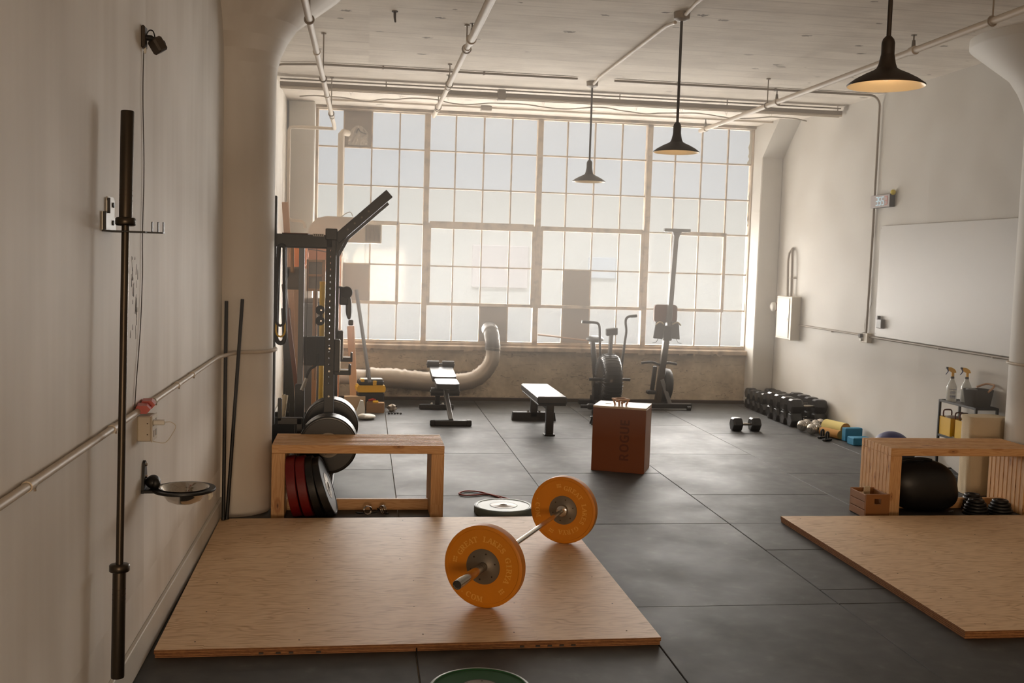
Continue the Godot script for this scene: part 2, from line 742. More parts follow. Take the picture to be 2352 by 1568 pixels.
	m = mat("frame_paint", Color(0.76, 0.68, 0.585), 0.6)
	m.albedo_texture = grime
	m.uv1_triplanar = true
	m.uv1_scale = V(1.2, 1.2, 1.2)
	m = mat("glass", Color(0.93, 0.95, 0.95, 0.06), 0.05)
	m.transparency = BaseMaterial3D.TRANSPARENCY_ALPHA
	m = mat("stained_glass_pane", Color(0.90, 0.82, 0.66, 0.45), 0.5)
	m.transparency = BaseMaterial3D.TRANSPARENCY_ALPHA
	m = mat("frosted_pane", Color(0.9, 0.9, 0.88, 0.85), 0.8)
	m.transparency = BaseMaterial3D.TRANSPARENCY_ALPHA
	mat("wall_dark", Color(0.36, 0.33, 0.30), 0.8)
	mat("board_grey", Color(0.56, 0.51, 0.46), 0.8)
	mat("pipe_paint", Color(0.80, 0.745, 0.67), 0.5)
	mat("pipe_dark", Color(0.60, 0.55, 0.49), 0.5)
	mat("cream_plastic", Color(0.82, 0.78, 0.71), 0.45)
	mat("white_plastic", Color(0.86, 0.85, 0.82), 0.4)
	mat("white_board", Color(0.775, 0.76, 0.735), 0.4)
	mat("black_metal", Color(0.085, 0.08, 0.078), 0.42)
	mat("black_plastic", Color(0.075, 0.073, 0.072), 0.5)
	mat("black_rubber", Color(0.075, 0.07, 0.068), 0.45)
	mat("black_vinyl", Color(0.10, 0.105, 0.105), 0.42)
	mat("dark_steel", Color(0.30, 0.27, 0.235), 0.38, 0.9)
	mat("steel", Color(0.66, 0.63, 0.59), 0.28, 1.0)
	mat("chrome", Color(0.80, 0.78, 0.75), 0.12, 1.0)
	mat("worn_steel", Color(0.50, 0.47, 0.43), 0.5, 0.85)
	mat("grey_metal", Color(0.45, 0.45, 0.45), 0.45, 0.3)
	mat("orange_rubber", Color(0.82, 0.505, 0.025), 0.5)
	mat("orange_letters", Color(0.90, 0.66, 0.27), 0.55)
	mat("red_rubber", Color(0.42, 0.03, 0.035), 0.5)
	mat("green_rubber", Color(0.03, 0.31, 0.12), 0.75)
	mat("pale_rubber", Color(0.62, 0.68, 0.665), 0.4)
	mat("grey_rubber", Color(0.42, 0.475, 0.47), 0.5)
	mat("white_letters", Color(0.82, 0.80, 0.76), 0.5)
	mat("line_dark", Color(0.17, 0.18, 0.18), 0.6)
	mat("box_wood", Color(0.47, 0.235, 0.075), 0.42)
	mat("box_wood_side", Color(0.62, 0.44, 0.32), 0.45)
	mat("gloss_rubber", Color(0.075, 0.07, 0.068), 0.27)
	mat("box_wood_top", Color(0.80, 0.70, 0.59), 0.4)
	mat("burnt", Color(0.36, 0.165, 0.06), 0.6)
	mat("crate_wood", Color(0.57, 0.37, 0.18), 0.6)
	mat("brown_wood", Color(0.43, 0.23, 0.11), 0.6)
	mat("tan_wood", Color(0.76, 0.58, 0.42), 0.6)
	mat("yellow", Color(0.88, 0.70, 0.03), 0.5)
	mat("toolbox_yellow", Color(0.93, 0.71, 0.03), 0.45)
	mat("orange", Color(0.97, 0.52, 0.05), 0.5)
	mat("salmon", Color(0.90, 0.60, 0.40), 0.7)
	mat("orange_red", Color(0.72, 0.17, 0.05), 0.4)
	mat("dull_red", Color(0.60, 0.24, 0.19), 0.6)
	mat("cardboard", Color(0.60, 0.46, 0.33), 0.85)
	mat("cardboard_pale", Color(0.78, 0.66, 0.52), 0.85)
	mat("canvas", Color(0.80, 0.73, 0.61), 0.9)
	mat("canvas_shade", Color(0.66, 0.585, 0.44), 0.9)
	mat("felt", Color(0.20, 0.19, 0.165), 0.95)
	mat("foil", Color(0.70, 0.66, 0.61), 0.42, 0.35)
	mat("foil_dark", Color(0.34, 0.32, 0.30), 0.4, 0.6)
	mat("blue_foam", Color(0.20, 0.50, 0.64), 0.8)
	mat("blue_ball", Color(0.13, 0.14, 0.35), 0.45)
	mat("cream_foam", Color(0.86, 0.79, 0.50), 0.8)
	mat("ochre_foam", Color(0.70, 0.50, 0.22), 0.8)
	mat("lamp_outside", Color(0.19, 0.155, 0.125), 0.5)
	mat("lamp_inside", Color(0.90, 0.86, 0.76), 0.35)
	mat("display_face", Color(0.70, 0.655, 0.645), 0.35)
	mat("ball_yellow", Color(0.90, 0.82, 0.10), 0.6)
	mat("bottle_blue", Color(0.20, 0.28, 0.50), 0.5)
	mat("wire", Color(0.25, 0.215, 0.18), 0.6)
	mat("scuff", Color(0.25, 0.20, 0.16), 0.8)
	mat("street", Color(0.78, 0.775, 0.76), 0.9)
	mat("facade", Color(0.90, 0.895, 0.87), 0.9)
	mat("facade_yellow", Color(0.90, 0.89, 0.845), 0.9)
	mat("facade_red", Color(0.90, 0.865, 0.855), 0.9)
	mat("facade_blue", Color(0.84, 0.87, 0.90), 0.9)
	m = mat("bottle_plastic", Color(0.88, 0.89, 0.87, 0.55), 0.2)
	m.transparency = BaseMaterial3D.TRANSPARENCY_ALPHA
	m = mat("bulb_glow", Color(1, 0.85, 0.6), 0.5)
	m.emission_enabled = true
	m.emission = Color(1.0, 0.85, 0.66)
	m.emission_energy_multiplier = 0.5
	m = mat("digit_glow", Color(0.7, 0.8, 0.85), 0.5)
	m.emission_enabled = true
	m.emission = Color(0.72, 0.84, 0.88)
	m.emission_energy_multiplier = 0.55
	m = mat("digit_red", Color(0.7, 0.4, 0.36), 0.5)
	m.emission_enabled = true
	m.emission = Color(0.75, 0.38, 0.33)
	m.emission_energy_multiplier = 0.25
	for q in ["canvas", "canvas_shade", "felt", "cardboard"]:
		M[q].heightmap_enabled = true
		M[q].heightmap_texture = grain_bump
		M[q].heightmap_scale = 0.12
		M[q].uv1_triplanar = true
		M[q].uv1_scale = V(6, 6, 6)


# ---------------------------------------------------------------- the room
func build_shell() -> void:
	var g := G.new()
	# floor slab, and the rubber mats laid on it, each its own part
	g.box(V((WL + WR) / 2, -0.13, (ZB + ZW) / 2), V(WR - WL + 0.4, 0.23, ZB - ZW + 0.6))
	var fl := struct("floor", g, M.dirty_wall)
	# columns of mats: x from, x to, joints along z
	var cols := [
		[-1.0, 0.283, [7.0, 4.9, 3.0, 1.2, -0.63, -2.46, -4.29, -6.12, -8.16, -9.38, -11.2, -13.0, -14.1]],
		[0.283, 1.508, [7.0, 4.9, 3.0, 1.77, -0.06, -1.89, -3.72, -5.55, -6.6, -8.33, -10.2, -12.05, -14.1]],
		[1.508, 2.742, [7.0, 4.9, 3.0, 1.8, -0.07, -1.9, -3.73, -5.56, -7.40, -9.24, -11.10, -12.95, -14.1]],
		[2.742, 3.975, [7.0, 4.9, 3.0, 1.77, -0.06, -1.9, -3.73, -5.56, -5.82, -6.68, -7.40, -8.36, -10.2, -12.05, -13.15, -14.1]],
		[3.975, 5.2, [7.0, 4.9, 3.0, 1.2, -0.63, -2.46, -4.29, -6.12, -7.4, -9.25, -11.5, -13.15, -14.1]],
		[5.2, 5.65, [7.0, 4.9, 3.0, 0.9, -0.93, -2.76, -4.6, -6.43, -8.26, -10.1, -11.92, -14.1]],
	]
	var looks := ["rubber", "rubber", "rubber_pale", "rubber", "rubber"]
	for c in cols:
		for i in c[2].size() - 1:
			var q := G.new()
			var z0: float = c[2][i]
			var z1: float = c[2][i + 1]
			var lift := rng.randf() * 0.0015
			q.box(V((c[0] + c[1]) / 2, -0.0075 - lift, (z0 + z1) / 2), V(c[1] - c[0] - 0.005, 0.015, z0 - z1 - 0.005), 0.003)
			var look: String = looks[rng.randi() % 5]
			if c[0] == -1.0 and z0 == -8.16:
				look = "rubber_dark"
			struct("rubber_mat", q, M[look], fl)

	g = G.new()
	g.box(V((WL + WR) / 2, CEIL + 0.1, (ZB + ZW) / 2), V(WR - WL + 0.8, 0.2, ZB - ZW + 1.0), 0, 0)
	struct("ceiling", g, M.ceiling)

	# left wall: an infill between columns with a rounded end, then the same wall further on
	g = G.new()
	g.box(V(WL - 0.1, CEIL / 2, (ZB - 7.72) / 2), V(0.2, CEIL, ZB + 7.72), 0.02, 2)
	g.box(V(WL - 0.12, CEIL / 2, (-7.6 + ZW - 0.3) / 2), V(0.2, CEIL, 6.8), 0, 2)
	struct("wall_left", g, M.plaster)
	g = G.new()
	g.box(V(WR + 0.1, CEIL / 2, (ZB + ZW - 0.3) / 2), V(0.2, CEIL, ZB - ZW + 0.3), 0, 2)
	struct("wall_right", g, M.wall_paint)
	# wall behind the camera, with a window
	g = G.new()
	g.box(V(-1.05, CEIL / 2, ZB + 0.1), V(0.6, CEIL, 0.2))
	g.box(V(3.65, CEIL / 2, ZB + 0.1), V(4.6, CEIL, 0.2))
	g.box(V(0.3, 0.2, ZB + 0.1), V(2.14, 0.4, 0.2))
	g.box(V(0.3, 3.05, ZB + 0.1), V(2.14, CEIL - 2.2, 0.2))
	struct("wall_rear", g, M.wall_dark)
	g = G.new()
	g.box(V(0.3, 1.3, ZB + 0.1), V(2.14, 1.86, 0.02))
	var w5 := struct("window_5", g, M.frosted_pane)
	g = G.new()
	g.box(V(0.3, 1.3, ZB + 0.06), V(0.06, 1.84, 0.06), 0.004)
	struct("mullion", g, M.frame_paint, w5)

	# baseboard on the left: a board standing proud with a ledge on top
	g = G.new()
	g.box(V(WL + 0.011, 0.075, (ZB - 7.7) / 2), V(0.022, 0.15, ZB + 7.7), 0.004, 2)
	struct("baseboard_left", g, M.wall_paint)
	g = G.new()
	g.box(V(WL + 0.011, 0.05, -11.3), V(0.022, 0.10, 5.3), 0.004, 2)
	struct("baseboard_left", g, M.wall_paint)

	# window wall: grubby concrete below, piers, header, sill
	g = G.new()
	g.box(V(2.33, 0.34, ZW - 0.15), V(6.66, 0.72, 0.30), 0, 0)
	struct("wall_back", g, M.dirty_wall)
	# dark, soft-edged blotch on the wall under the duct
	var dark_blotch := Image.create(256, 96, false, Image.FORMAT_RGBA8)
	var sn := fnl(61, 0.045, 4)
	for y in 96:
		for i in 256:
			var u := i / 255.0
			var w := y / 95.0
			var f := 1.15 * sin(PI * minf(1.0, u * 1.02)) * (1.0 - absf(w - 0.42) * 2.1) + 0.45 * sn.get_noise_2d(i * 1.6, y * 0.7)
			dark_blotch.set_pixel(i, y, Color(0.10, 0.09, 0.08, clampf(f, 0.0, 0.82)))
	var sm := mat("dark_blotch", Color(1, 1, 1), 0.95)
	sm.albedo_texture = ImageTexture.create_from_image(dark_blotch)
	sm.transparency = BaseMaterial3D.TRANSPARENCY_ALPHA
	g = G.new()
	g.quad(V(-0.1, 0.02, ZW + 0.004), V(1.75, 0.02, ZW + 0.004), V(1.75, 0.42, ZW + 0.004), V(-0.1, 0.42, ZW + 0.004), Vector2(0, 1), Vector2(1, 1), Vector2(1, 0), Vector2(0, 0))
	struct("blotch_patch", g, sm, get_node("wall_back"))
	g = G.new()
	g.box(V(2.33, 0.02, ZW + 0.012), V(6.2, 0.05, 0.025), 0.006)
	struct("trim_1", g, M.scuff)
	g = G.new()
	g.box(V(2.35, 0.715, ZW - 0.02), V(6.06, 0.07, 0.16), 0.012, 0)
	g.box(V(2.35, 0.765, ZW - 0.09), V(6.06, 0.05, 0.10), 0.01, 0)
	struct("trim_2", g, M.frame_paint)
	g = G.new()
	g.box(V(-0.835, CEIL / 2, ZW + 0.04), V(0.33, CEIL, 0.5), 0.012, 1)
	struct("wall_left_pier", g, M.wall_paint)
	g = G.new()
	g.box(V(5.50, CEIL / 2, ZW + 0.03), V(0.30, CEIL, 0.52), 0.012, 1)
	var pz := ZW + 0.28
	g.at(V(5.65, 0, 0), V(0, -PI / 2, 0))
	# haunch: profile in (z, y), pulled along x
	g.prism(PackedVector2Array([Vector2(pz, 3.42), Vector2(pz + 0.55, CEIL), Vector2(pz, CEIL)]), 0.0, 0.30)
	g.home()
	struct("wall_right_pier", g, M.wall_paint)
	g = G.new()
	g.box(V(2.35, CEIL - 0.01, ZW - 0.1), V(6.06, 0.06, 0.24), 0.006, 0)
	struct("trim_3", g, M.frame_paint)

	# round columns with flaring capitals
	for q in [[-0.95, "wall_left_column", -7.93], [5.70, "wall_right_column", -8.05]]:
		g = G.new()
		g.at(V(q[0], 0, q[2]))
		g.lathe([Vector2(0.285, -0.02), Vector2(0.285, 3.16), Vector2(0.292, 3.25), Vector2(0.315, 3.34), Vector2(0.36, 3.44), Vector2(0.43, 3.55), Vector2(0.74, 3.80), Vector2(0.752, 3.815), Vector2(0.752, CEIL + 0.01)], 64, 0.6)
		struct(q[1], g, M.plaster if q[0] < 0 else M.wall_paint)


func build_window() -> void:
	# four steel-sash bays of four by six panes; the lower middle part of each is a hinged sash
	var xs := [-0.672, 0.80, 2.33, 3.86, 5.37]
	var ys := [0.785, 1.305, 1.815, 2.368, 2.858, 3.355, 3.85]
	var z := ZW - 0.10
	for b in 4:
		var x0: float = xs[b]
		var x1: float = xs[b + 1]
		var root := Node3D.new()
		root.name = "window_%d" % (b + 1)
		add_child(root)
		root.set_meta("kind", "structure")
		var pw := (x1 - x0) / 4.0
		# frame
		var g := G.new()
		g.box(V(x0, 2.32, z), V(0.075, 3.1, 0.12), 0.006)
		if b == 3:
			g.box(V(x1, 2.32, z), V(0.075, 3.1, 0.12), 0.006)
		g.box(V((x0 + x1) / 2, 3.85, z), V(x1 - x0, 0.04, 0.08), 0.004)
		g.box(V((x0 + x1) / 2, 0.78, z), V(x1 - x0, 0.05, 0.08), 0.004)
		struct("frame", g, M.frame_paint, root)
		for i in range(1, 4):
			g = G.new()
			g.box(V(x0 + pw * i, 2.32, z), V(0.020, 3.08, 0.035), 0.003)
			struct("muntin", g, M.frame_paint, root)
		for j in range(1, 6):
			g = G.new()
			g.box(V((x0 + x1) / 2, ys[j], z), V(x1 - x0 - 0.07, 0.020, 0.035), 0.003)
			struct("muntin", g, M.frame_paint, root)
		# the hinged sash frame (rows 2 and 3 from below)
		var a := x0 + pw
		var e := x0 + pw * 3.0
		var tall := 0.028
		if b == 1 or b == 2:
			a = x0 + 0.055
			e = x1 - 0.055
			tall = 0.05 if b == 1 else 0.032
		for q in [[a, ys[1], e, ys[1], 0.042], [a, ys[3], e, ys[3], tall * 2.0], [a, ys[1], a, ys[3], 0.042], [e, ys[1], e, ys[3], 0.042]]:
			g = G.new()
			if q[0] == q[2]:
				g.box(V(q[0], (q[1] + q[3]) / 2, z + 0.02), V(q[4], q[3] - q[1] + 0.05, 0.06), 0.004)
			else:
				g.box(V((q[0] + q[2]) / 2, q[1], z + 0.02), V(q[2] - q[0], q[4], 0.06), 0.004)
			struct("sash_rail", g, M.frame_paint, root)
		for i in 4:
			for j in 6:
				var m: Material = M.glass
				var dep := 0.005
				if b == 0 and i == 1 and j == 5 or b == 1 and i == 2 and j == 0 or b == 2 and i == 1 and j < 2 or b == 0 and i == 1 and j == 1:
					m = M.board_grey
					dep = 0.012
				g = G.new()
				g.box(V(x0 + pw * (i + 0.5), (ys[j] + ys[j + 1]) / 2, z), V(pw - 0.012, ys[j + 1] - ys[j] - 0.012, dep))
				struct("board_pane" if dep > 0.01 else "pane", g, m, root)
	# crumbling paint along the frame of the right-hand bay
	for q in [[5.30, 3.6, 0.05, 0.5], [5.315, 2.75, 0.03, 0.5], [5.315, 1.6, 0.02, 0.8]]:
		var g := G.new()
		var pts := PackedVector2Array()
		for i in 13:
			pts.append(Vector2(-q[2] * (0.5 + rng.randf() * 0.6), -q[3] / 2 + q[3] * i / 12.0))
		pts.append(Vector2(0.03, q[3] / 2))
		pts.append(Vector2(0.03, -q[3] / 2))
		g.at(V(q[0] + 0.03, q[1], z + 0.005))
		g.prism(pts, 0.0, 0.006)
		struct("flaking_putty", g, M.facade_yellow, get_node("window_4"))
	for i in 14:
		var g := G.new()
		var px := rng.randf_range(-0.5, 5.2)
		var w := rng.randf_range(0.05, 0.16)
		var pts := PackedVector2Array()
		for k in 7:
			pts.append(Vector2(-w / 2 + w * k / 6.0, -0.006 - rng.randf() * 0.022))
		pts.append(Vector2(w / 2, 0.01))
		pts.append(Vector2(-w / 2, 0.01))
		g.at(V(px, 0.69, ZW + 0.062))
		g.prism(pts, 0.0, 0.006)
		struct("peeling_paint", g, M.frame_paint, get_node("trim_2"))


func build_outside() -> void:
	var g := G.new()
	g.box(V(2, -0.7, -60), V(140, 0.2, 90))
	struct("outside_ground", g, M.street)
	g = G.new()
	g.box(V(4, 2.6, -62), V(90, 6.4, 6), 0, 0)
	var f := thing("outside_building", "pale low building across the street, washed out beyond the window", "building")
	part("wall", g, M.facade, f)
	g = G.new()
	g.box(V(-3.5, 1.9, -58.9), V(7.0, 3.2, 0.3), 0.05)
	part("panel", g, M.facade_yellow, f)
	g = G.new()
	g.box(V(7.6, 1.6, -58.9), V(3.2, 2.4, 0.3), 0.05)
	part("awning", g, M.facade_red, f)
	g = G.new()
	g.box(V(13.5, 1.7, -58.9), V(1.6, 1.2, 0.3), 0.05)
	part("sign", g, M.facade_blue, f)
	g = G.new()
	g.box(V(25.5, 1.1, -58.9), V(2.0, 2.4, 0.3), 0.05)
	part("door", g, M.facade_red, f)


# ---------------------------------------------------------------- pipes, conduits and lamps
func hanger(p: Vector3, o: Node3D, r: float) -> void:
	# a ring clamp and a threaded rod up to the ceiling
	var g := G.new()
	g.tube(arc(p, V(r + 0.006, 0, 0), V(0, r + 0.006, 0), 0, TAU * 15 / 16, 15), 0.006, 6, true)
	part("clamp", g, M.pipe_dark, o)
	g = G.new()
	g.cyl(p + V(0, r, 0), V(p.x, CEIL, p.z), 0.006, -1, 8)
	g.cyl(V(p.x, CEIL - 0.012, p.z), V(p.x, CEIL, p.z), 0.022, -1, 12)
	part("rod", g, M.pipe_dark, o)


func sprinkler(p: Vector3, o: Node3D) -> void:
	var g := G.new()
	g.cyl(p, p + V(0, 0.05, 0), 0.016, 0.012, 10)
	g.cyl(p + V(0, 0.05, 0), p + V(0, 0.085, 0), 0.006, -1, 8)
	g.cyl(p + V(0, 0.085, 0), p + V(0, 0.09, 0), 0.022, -1, 12)
	part("sprinkler_head", g, M.worn_steel, o)


func build_ceiling_fittings() -> void:
	# sprinkler pipe nearest the left wall
	var o := thing("sprinkler_pipe", "white sprinkler pipe nearest the left wall, turning down it by the window", "pipe")
	var g := G.new()
	var y := 3.48
	var run := [V(-0.40, y, 2.9), V(-0.40, y, -13.2)]
	g.tube(run, 0.024, 14)
	part("pipe", g, M.pipe_paint, o)
	g = G.new()
	g.tube([V(-0.40, y, -13.2), V(-0.40, y, -13.28), V(-0.43, y, -13.31), V(-0.90, y, -13.3), V(-0.94, y - 0.01, -13.3), V(-0.955, y - 0.05, -13.3), V(-0.955, 2.42, -13.3), V(-0.95, 2.36, -13.29), V(-0.90, 2.33, -13.27), V(-0.80, 2.33, -13.25), V(-0.75, 2.30, -13.24), V(-0.74, 2.24, -13.24)], 0.021, 12)
	part("pipe", g, M.pipe_paint, o)
	for z in [-12.2, -10.6, -8.4, -6.4, -3.0]:
		g = G.new()
		g.cyl(V(-0.40, y, z - 0.03), V(-0.40, y, z + 0.03), 0.03, -1, 14)
		part("coupling", g, M.pipe_paint, o)
	for z in [-12.0, -9.7, -7.35, -4.5]:
		hanger(V(-0.40, y, z + 0.08), o, 0.024)
	# the middle one
	o = thing("sprinkler_pipe", "white sprinkler pipe in the middle, running to the second window post", "pipe")
	y = 3.68
	g = G.new()
	g.tube([V(0.815, y, 2.9), V(0.815, y, -8.6)], 0.033, 14)
	part("pipe", g, M.pipe_paint, o)
	g = G.new()
	g.tube([V(0.815, y, -8.6), V(0.815, y, -13.2)], 0.025, 14)
	g.cyl(V(0.815, y, -8.55), V(0.815, y, -8.68), 0.042, 0.032, 16)
	part("pipe", g, M.pipe_paint, o)
	for z in [-8.9, -11.0, -12.6]:
		g = G.new()
		g.cyl(V(0.815, y, z - 0.03), V(0.815, y, z + 0.03), 0.032, -1, 14)
		part("coupling", g, M.pipe_paint, o)
	for z in [-8.95, -10.75, -12.4, -5.0]:
		hanger(V(0.815, y, z), o, 0.03)
	sprinkler(V(0.815, y + 0.025, -8.5), o)
	sprinkler(V(0.815, y + 0.025, -10.9), o)
	# right-hand one
	o = thing("sprinkler_pipe", "white sprinkler pipe on the right, passing behind the nearest lamp shade", "pipe")
	y = 3.6
	g = G.new()
	g.tube([V(4.11, y, 2.9), V(4.11, y, -12.75)], 0.025, 14)
	part("pipe", g, M.pipe_paint, o)
	for z in [-7.62, -10.3, -12.55]:
		g = G.new()
		g.cyl(V(4.11, y, z - 0.035), V(4.11, y, z + 0.035), 0.034, -1, 14)
		part("coupling", g, M.pipe_paint, o)
		sprinkler(V(4.11, y + 0.03, z), o)
	for z in [-10.55, -6.6, -3.5]:
		hanger(V(4.11, y, z), o, 0.026)
	# conduit across the ceiling with its drop down each side wall
	o = thing("ceiling_conduit", "thin painted conduit crossing the ceiling, bending down at each end", "conduit")
	g = G.new()
	y = 3.862
	var z := -11.08
	var pts := [V(-0.975, 1.9, z - 0.1), V(-0.975, 3.75, z - 0.1)]
	pts.append_array(arc(V(-0.865, 3.75, z - 0.1), V(-0.11, 0, 0), V(0, 0.11, 0), 0.2, PI / 2, 6))
	pts.append(V(-0.5, y, z))
	pts.append(V(2.2, y, z))
	part("pipe", g.tube(pts, 0.012, 8), M.pipe_dark, o)
	g = G.new()
	pts = [V(2.6, y, z), V(5.48, y, z)]
	pts.append_array(arc(V(5.50, y - 0.12, z), V(0, 0.12, 0), V(0.12, 0, 0), 0.2, PI / 2, 6))
	pts.append(V(5.625, 2.3, z - 0.01))
	pts.append(V(5.625, 1.20, z - 0.03))
	part("pipe", g.tube(pts, 0.013, 8), M.pipe_dark, o)
	for x in [0.15, 1.2, 3.3, 4.4]:
		g = G.new()
		g.box(V(x, CEIL - 0.018, z), V(0.02, 0.036, 0.045), 0.004)
		part("strap", g, M.pipe_dark, o)
	# lamp conduit running along the room
	o = thing("lamp_conduit", "painted conduit along the ceiling joining the pendant lamps", "conduit")
	for q in [[-1.70, -4.65], [-4.95, -7.92], [-8.20, -11.18]]:
		g = G.new()
		g.tube([V(2.40, CEIL - 0.045, q[0]), V(2.40, CEIL - 0.018, q[0] - 0.25), V(2.40, CEIL - 0.018, q[1] + 0.25), V(2.40, CEIL - 0.045, q[1])], 0.014, 10)
		part("pipe", g, M.pipe_paint, o)
	# a long rail of strut and tubes under the ceiling before the window
	o = thing("ceiling_rail", "long pale metal rail hung under the ceiling before the window", "rail")
	g = G.new()
	g.box(V(2.33, 3.80, -12.05), V(6.6, 0.045, 0.06), 0.004, 0)
	part("channel", g, M.pipe_dark, o)
	for q in [[3.765, -12.02, 0.012], [3.762, -12.09, 0.010]]:
		g = G.new()
		g.cyl(V(-0.97, q[0], q[1]), V(5.62, q[0], q[1]), q[2], -1, 8)
		part("tube", g, M.pipe_paint, o)
	g = G.new()
	g.cyl(V(-0.97, CEIL - 0.025, -12.05), V(5.62, CEIL - 0.025, -12.05), 0.009, -1, 8)
	part("tube", g, M.pipe_dark, o)
	for x in [0.2, 2.9, 4.2, 5.58]:
		g = G.new()
		g.cyl(V(x, 3.80, -12.05), V(x, CEIL, -12.05), 0.006, -1, 8)
		part("rod", g, M.pipe_dark, o)
	g = G.new()
	g.box(V(1.51, 3.80, -12.04), V(0.09, 0.12, 0.10), 0.006)
	part("junction_box", g, M.pipe_dark, o)
	# sagging cable with ties
	o = thing("ceiling_cable", "loose cable tied along the ceiling in front of the window", "cable")
	g = G.new()
	pts = []
	rng.seed = 5
	for i in 40:
		pts.append(V(-0.8 + 6.3 * i / 39.0, 3.80 + 0.02 * sin(i * 0.9) + rng.randf_range(-0.008, 0.008) - (0.03 if i < 6 else 0.0), -12.75))
	part("cable", g.tube(soft(pts, 3), 0.008, 6), M.pipe_dark, o)
	for i in 10:
		var x := -0.2 + 0.58 * i
		g = G.new()
		g.tube([V(x - 0.03, CEIL, -12.75), V(x, 3.81, -12.75), V(x + 0.02, CEIL, -12.75)], 0.003, 5)
		part("tie", g, M.pipe_dark, o)
	# conduit close to the window head
	o = thing("window_conduit", "straight conduit with a small box just above the window head", "conduit")
	g = G.new()
	g.cyl(V(-0.5, CEIL - 0.02, -13.5), V(5.6, CEIL - 0.02, -13.5), 0.014, -1, 10)
	part("pipe", g, M.pipe_paint, o)
	g = G.new()
	g.box(V(1.50, CEIL - 0.03, -13.49), V(0.14, 0.06, 0.09), 0.006)
	part("junction_box", g, M.pipe_dark, o)
	g = G.new()
	g.box(V(5.58, CEIL - 0.04, -13.5), V(0.14, 0.05, 0.05), 0.004)
	part("bracket", g, M.worn_steel, o)
	# iron hooks left in the ceiling and at the top of the right wall
	for q in [[1.30, -8.62, "rusty iron stub in the ceiling between the left and middle sprinkler pipes"], [5.45, -8.55, "small rusty iron stub hanging by the right column capital"]]:
		o = thing("iron_stub", q[2], "bracket", V(q[0] if q[0] > 2 else 0.2, CEIL, q[1]))
		g = G.new()
		g.tube([V(0, 0, 0), V(0, -0.05, 0), V(0.006, -0.09, 0.01)], [0.012, 0.010, 0.007], 8)
		part("stub", g, M.scuff, o)
		g = G.new()
		g.cyl(V(0, 0, 0), V(0, -0.008, 0), 0.025, -1, 12)
		part("plate", g, M.scuff, o)


func build_lamps() -> void:
	var spots := [[-4.81, "dark pendant lamp nearest the camera, large at the top right"], [-8.06, "second pendant lamp, hanging before the right-hand window bay"], [-11.31, "farthest and smallest pendant lamp, pale against the window"], [-1.56, "pendant lamp hanging over the camera, out of the picture"]]
	var first: Node3D
	for s in spots:
		if first == null:
			var o := thing("pendant_lamp", s[1], "lamp", V(2.465, 0, s[0]), 0, "pendant lamps in a row")
			first = o
			var y := 2.80
			var g := G.new()
			# shade: outer and inner skins, neck at the top
			g.at(V(0, y, 0))
			var outer := [Vector2(0.180, 0.0), Vector2(0.182, 0.006), Vector2(0.150, 0.030), Vector2(0.105, 0.055), Vector2(0.062, 0.075), Vector2(0.048, 0.085), Vector2(0.040, 0.105), Vector2(0.034, 0.135), Vector2(0.030, 0.155)]
			g.lathe(outer, 48, 0.6)
			part("shade", g, M.lamp_outside, o)
			g = G.new()
			g.at(V(0, y, 0))
			var inner := [Vector2(0.034, 0.09), Vector2(0.060, 0.068), Vector2(0.103, 0.048), Vector2(0.148, 0.024), Vector2(0.168, 0.010), Vector2(0.180, 0.0)]
			g.lathe(inner, 48, 0.3)
			part("shade_lining", g, M.lamp_inside, o)
			g = G.new()
			g.at(V(0, y, 0))
			g.lathe([Vector2(0.031, 0.15), Vector2(0.031, 0.205), Vector2(0.026, 0.222), Vector2(0.014, 0.236), Vector2(0.0, 0.236)], 24)
			part("socket_cap", g, M.lamp_outside, o)
			g = G.new()
			g.cyl(V(0, y + 0.23, 0), V(0, CEIL - 0.03, 0), 0.011, -1, 12)
			part("stem", g, M.lamp_outside, o)
			g = G.new()
			g.at(V(0, CEIL - 0.05, 0))
			g.lathe([Vector2(0.0, -0.02), Vector2(0.03, -0.015), Vector2(0.06, 0.0), Vector2(0.065, 0.05)], 24)
			part("ceiling_box", g, M.pipe_dark, o)
			g = G.new()
			g.ball(V(0, y + 0.052, 0), V(0.022, 0.028, 0.022), 14, 10)
			part("bulb", g, M.bulb_glow, o)
			var l := OmniLight3D.new()
			l.name = "lamp_light"
			l.light_color = Color(1.0, 0.82, 0.62)
			l.light_energy = 0.028
			l.light_size = 0.02
			l.omni_range = 30.0
			l.omni_attenuation = 2.0
			l.shadow_enabled = true
			o.add_child(l)
			l.position = V(0, y + 0.048, 0)
		else:
			copy(first, s[1], V(2.41, 0, s[0]))


